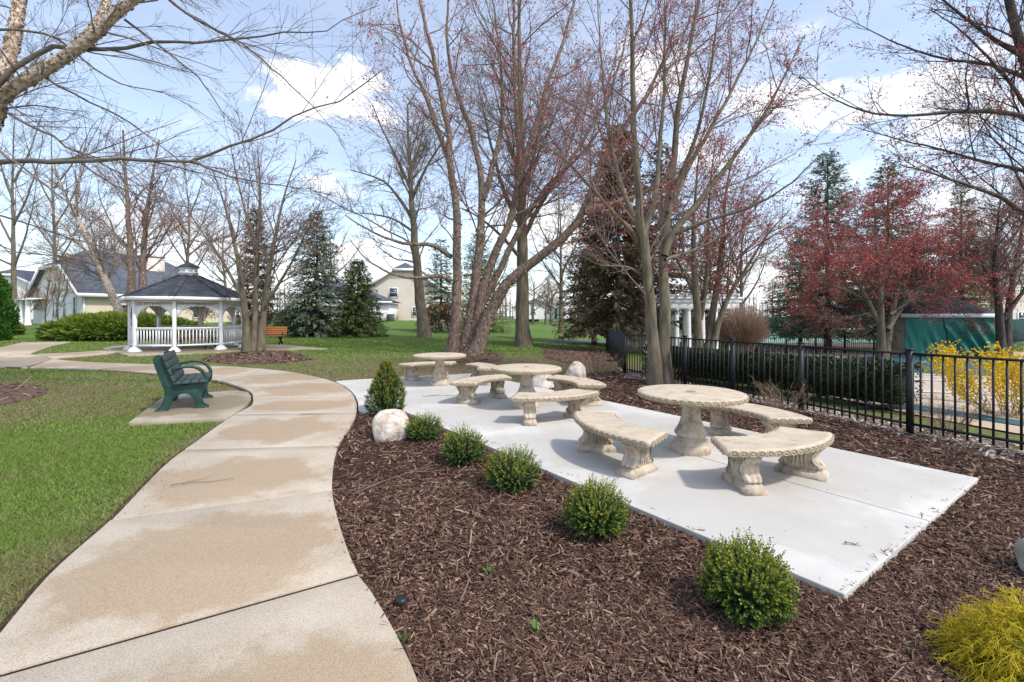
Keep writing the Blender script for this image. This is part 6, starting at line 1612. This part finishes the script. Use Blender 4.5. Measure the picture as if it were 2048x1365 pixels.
# ------------------------------------------------------------------ spruces
def spruce_meshes(H, R, mat, z0=.06, whorls=34, per=9, seed=0, droop=.28, dens=1.0, spray=.34):
    r = np.random.default_rng(seed)
    zz = []; aa = []
    for k in range(whorls):
        f = k / (whorls - 1); m = int(per * (1 - .45 * f) + 2)
        zz += list(z0 * H + (H * .985 - z0 * H) * f ** .92 + r.normal(0, .012 * H, m)); aa += list(r.uniform(0, 2 * PI) + np.arange(m) / m * 2 * PI + r.normal(0, .2, m))
    zz = np.array(zz); aa = np.array(aa); n = len(zz); f = np.clip((zz / H - z0) / (1 - z0), 0, 1)
    Lb = R * ((1 - f) ** .62) * r.uniform(.68, 1.12, n) + .05 * R
    m = 5; t = np.linspace(0, 1, m)
    out = np.stack([np.cos(aa), np.sin(aa), 0 * aa], 1)
    rise = np.where(f > .6, .5 * (f - .6), -droop * (1 - f))
    Pt = np.zeros((n, m, 3)); Pt[:, :, :2] = out[:, None, :2] * (Lb[:, None] * t[None, :])[..., None]
    Pt[:, :, 2] = np.maximum(zz[:, None] + Lb[:, None] * (rise[:, None] * t[None, :] + .10 * t[None, :] ** 2), .06)
    V1, Q1 = rings(Pt, (.012 + .02 * Lb / R)[:, None] * np.linspace(1, .25, m)[None, :], 3)
    # sprays: short leafy shoots either side of each bough, denser to its tip
    cnt = np.maximum(8, (dens * 58 * Lb / R * (R / 2.5) ** .5)).astype(int); i = np.repeat(np.arange(n), cnt); N = len(i)
    tt = r.uniform(.12, 1, N) ** .75; s_ = tt * (m - 1); k = np.minimum(s_.astype(int), m - 2); ff = (s_ - k)[:, None]
    B = Pt[i, k] * (1 - ff) + Pt[i, k + 1] * ff; T = unit(Pt[i, k + 1] - Pt[i, k]); side = unit(np.cross(T, np.array([0, 0, 1.]))) * r.choice([-1, 1], N)[:, None]
    d = unit(T * .8 + side * r.uniform(.2, 1.0, (N, 1)) + np.array([0, 0, -.15]) + r.normal(0, .26, (N, 3)) * np.array([1, 1, 1.6]))
    B = B + np.stack([0 * tt, 0 * tt, r.normal(0, .07, N) * (R / 2.5)], 1)
    Ls = spray * r.uniform(.55, 1.25, N) * (1.05 - .45 * tt); Ws = Ls * r.uniform(.13, .24, N)
    # two crossed blades per spray
    nr = unit(np.array([0, 0, 1.]) + r.normal(0, .35, (N, 3)))
    def blades(nn):
        sd = unit(np.cross(d, nn)); mid = B + d * (Ls * .45)[:, None]
        return np.stack([B, mid + sd * Ws[:, None], B + d * Ls[:, None] + np.array([0, 0, -.02]), mid - sd * Ws[:, None]], 1)
    Va = blades(nr); Vb = blades(unit(np.cross(d, nr))) 
    if spray < .34: V = Va.reshape(-1, 3); b = (np.arange(N) * 4)[:, None]
    else: V = np.concatenate([Va, Vb], 1).reshape(-1, 3); b = (np.arange(N) * 8)[:, None]
    T_ = np.concatenate([b + np.array([[0, 1, 2]]), b + np.array([[0, 2, 3]]), b + np.array([[4, 5, 6]]), b + np.array([[4, 6, 7]])][:2 if spray < .34 else 4])
    crown = mesh_np('crown', V, None, T_, mat); bough = mesh_np('boughs', V1, Q1, None, m_bark_dark, True)
    g = Geo(); g.tube([(0, 0, -.1), (0, 0, H * .3), (0, 0, H * .98)], [H * .018, H * .013, .015], 9); trunk = g.mesh('trunk', m_bark_dark, True)
    return trunk, bough, crown
def spruce(label, u, Z, vtop, R, mat, seed, z0=.06, droop=.28, whorls=34, dens=1.0, group='spruces', spray=.34, per=9, name='spruce', dz=0):
    x = (u - CX) * Z / FOC; g0 = float(gz(x, Z)); H = EYE + (HOR - vtop) * Z / FOC - g0
    t = thing(name, label, 'tree', (x, Z, g0), seed * .7, group)
    tr, bo, cr = spruce_meshes(H, R, mat, z0, int(whorls * 1.25), per, seed, droop, dens, spray if Z < 25 else .338)
    link('trunk', tr, t); b = link('boughs', bo, t); b['kind'] = 'stuff'; c = link('crown', cr, t); c['kind'] = 'stuff'
spruce('broad blue spruce left of the centre, between gazebo tree and beige house', 634, 31.5, 424, 2.75, m_spruce_blue, 1, .05, .22, 30, 1.15)
spruce('bright green spruce before the white wing of the house', 716, 31, 521, 2.0, m_spruce_green, 2, .04, .3, 26, 1.1)
spruce('tall brownish evergreen behind the gazebo tree', 512, 33, 415, 1.9, m_spruce_dark, 3, .05, .25, 30)
spruce('sparse spruce left behind the birch clump', 882, 36, 478, 2.3, m_spruce_blue, 4, .05, .15, 20, .75, per=7)
spruce('spruce straight behind the birch clump', 958, 38, 462, 2.9, m_spruce_green, 5, .04, .2, 26, .8)
spruce('dark old spruce behind the iron fence corner, left of the maple', 1236, 22, 255, 2.6, m_spruce_dark, 6, .13, .35, 32, 1.1)
spruce('dark spruce beside the far lawn, left of the fence corner', 1188, 28, 380, 2.5, m_spruce_dark, 7, .10, .3, 28, 1.0)
spruce('dark spruce behind the twin trunked maple', 1322, 27, 285, 2.9, m_spruce_dark, 8, .12, .3, 32, 1.0)
spruce('big blue green spruce, left of the pair by the tennis court', 1655, 29, 304, 3.3, m_spruce_blue, 9, .13, .25, 34, 1.25)
spruce('tall spruce behind the red blossomed maple', 1776, 31, 322, 3.3, m_spruce_green, 10, .13, .28, 34, 1.1)
spruce('narrow spruce at the right behind the hut', 1922, 36, 366, 2.5, m_spruce_green, 11, .08, .2, 32, .9)
spruce('green spruce with low boughs left of the tennis net', 1600, 34, 470, 3.0, m_spruce_green, 12, .16, .3, 22, 1.1)
spruce('dark evergreen behind the white pergola', 1420, 36, 470, 3.2, m_spruce_dark, 13, .06, .25, 24, 1.0)
spruce('small spruce beyond the tennis court', 1545, 76, 560, 3.0, m_spruce_dark, 14, .05, .25, 20, .6, spray=.33)
spruce('distant spruce beyond the tennis court, right', 1720, 80, 560, 3.4, m_spruce_dark, 15, .05, .25, 20, .6, spray=.33)
spruce('distant spruce behind the hut roof', 1850, 74, 540, 3.4, m_spruce_dark, 16, .05, .25, 20, .6, spray=.33)

# far wood that closes the horizon
n = 700; a = rng.uniform(-1.3, 1.3, n); rad = rng.uniform(120, 190, n)
B = np.stack([np.sin(a) * rad * 1.3, np.cos(a) * rad, 0 * a], 1); B[:, 2] = gz(B[:, 0], B[:, 1]); H = rng.uniform(6, 12, n)
nb = 7; i = np.repeat(np.arange(n), nb); N = len(i)
t0 = rng.uniform(.1, .7, N); P0 = B[i] + np.stack([0 * t0, 0 * t0, t0 * H[i]], 1); P1 = P0 + np.stack([rng.normal(0, 2.2, N), rng.normal(0, 2.2, N), H[i] * rng.uniform(.1, .42, N)], 1)
tt = np.linspace(0, 1, 3)[None, :, None]; Pw = P0[:, None] * (1 - tt) + P1[:, None] * tt
V, Q = rings(Pw, np.full((N, 3), .07) * np.array([[1, .7, .4]]), 3); nv = len(V)
V2, Q2 = rings(np.stack([B, B + np.stack([0 * H, 0 * H, H * .9], 1)], 1), np.stack([np.full(n, .22), np.full(n, .05)], 1), 4)
wd = link('far_wood', mesh_np('far_wood', np.concatenate([V, V2]), np.concatenate([Q, Q2 + nv]), None, m_twig)); tagp(wd, 'far leafless wood along the horizon', 'wood', kind='stuff')

# ------------------------------------------------------------------ small things on the ground
def twig_on(u, v, L_, rz, label, z=.055, k=2):
    x, y = P(u, v); g = Geo()
    def br(p, a, l, r):
        q = [(p[0] + math.cos(a) * l * f + random.uniform(-.01, .01), p[1] + math.sin(a) * l * f + random.uniform(-.01, .01), r + .002 + .006 * math.sin(f * 7)) for f in np.linspace(0, 1, 6)]
        g.tube(q, np.linspace(r, r * .4, 6), 5); return q
    q = br((0, 0), rz, L_, .0045)
    for i in range(k): br(q[1 + i * 2], rz + (-1) ** i * .7, L_ * .45, .003)
    tagp(g.build('fallen_twig', m_twig, None, loc=(x, y, z)), label, 'twig', 'fallen twigs')
twig_on(1690, 1107, .09, .1, 'tiny forked twig on the near corner of the white patio')
twig_on(845, 800, .7, .25, 'long thin fallen twig on the patio before the farthest table', k=3)
twig_on(705, 1000, 1.0, 1.0, 'long thin fallen branch lying on the mulch by the path edge', z=.04, k=3)
twig_on(340, 985, .5, .35, 'fallen twig on the footpath near the lawn edge', k=1)
twig_on(600, 838, .35, .2, 'small twig on the footpath joint near the patio', k=1)
def leaf_bits():
    m_leaf = Mt('dry_leaf', [(.10, .05, .03), (.22, .11, .06)], island=True)
    n = 60
    s_ = rng.uniform(.2, 2.8, n); t_ = rng.uniform(.2, 6, n)
    xy = pN[None] + pa[None] * s_[:, None] + pp[None] * t_[:, None]
    B = np.c_[xy, np.full(n, .056)]
    d = unit(np.c_[rng.normal(size=(n, 2)), np.full(n, .1)])
    o = link('leaf_crumbs', leaf_mesh('leaf_crumbs', B, d, np.tile([[0, .3, 1.]], (n, 1)), .018, .006, m_leaf)); tagp(o, 'dry leaf crumbs scattered on the patio', 'leaves', kind='stuff')
    n = 500; k = rng.integers(60, 300, n); B = np.c_[CL[k] + np.c_[np.abs(rng.normal(0, .12, n)) + .02, rng.normal(0, .02, n)], np.full(n, .053)]
    d = unit(np.c_[rng.normal(size=(n, 2)), np.full(n, .15)])
    o = link('grass_clippings', leaf_mesh('grass_clippings', B, d, np.tile([[0, .3, 1.]], (n, 1)), .02, .004, m_leaf)); tagp(o, 'brown clippings along the left edge of the footpath', 'clippings', kind='stuff')
leaf_bits()
x, y = P(803, 1216); g = Geo(); g.lathe([(.03, 0), (.032, .03), (.028, .042), (0, .044)], 14); g.build('sprinkler_cap', m_black, bevel=0, loc=(x, y, .012))
tagp(bpy.data.objects['sprinkler_cap'], 'small black sprinkler cap in the mulch by the path', 'sprinkler')
def weed(u, v, label):
    x, y = P(u, v); n = 14; a = rng.uniform(0, 2 * PI, n)
    o = link('weed', leaf_mesh('weed', np.c_[.008 * np.cos(a), .008 * np.sin(a), 0 * a], unit(np.stack([np.cos(a), np.sin(a), rng.uniform(.4, 1.6, n)], 1)), np.tile([[0, 0, 1.]], (n, 1)) + rng.normal(0, .2, (n, 3)), .05, .006, m_arbor), None, (x, y, .015)); tagp(o, label, 'weed', 'weeds in the mulch')
weed(978, 1153, 'green weed sprout in the middle of the mulch bed'); weed(1075, 1268, 'yellowish weed sprout near the bottom of the mulch bed'); weed(808, 1290, 'small weed at the path edge near the bottom')
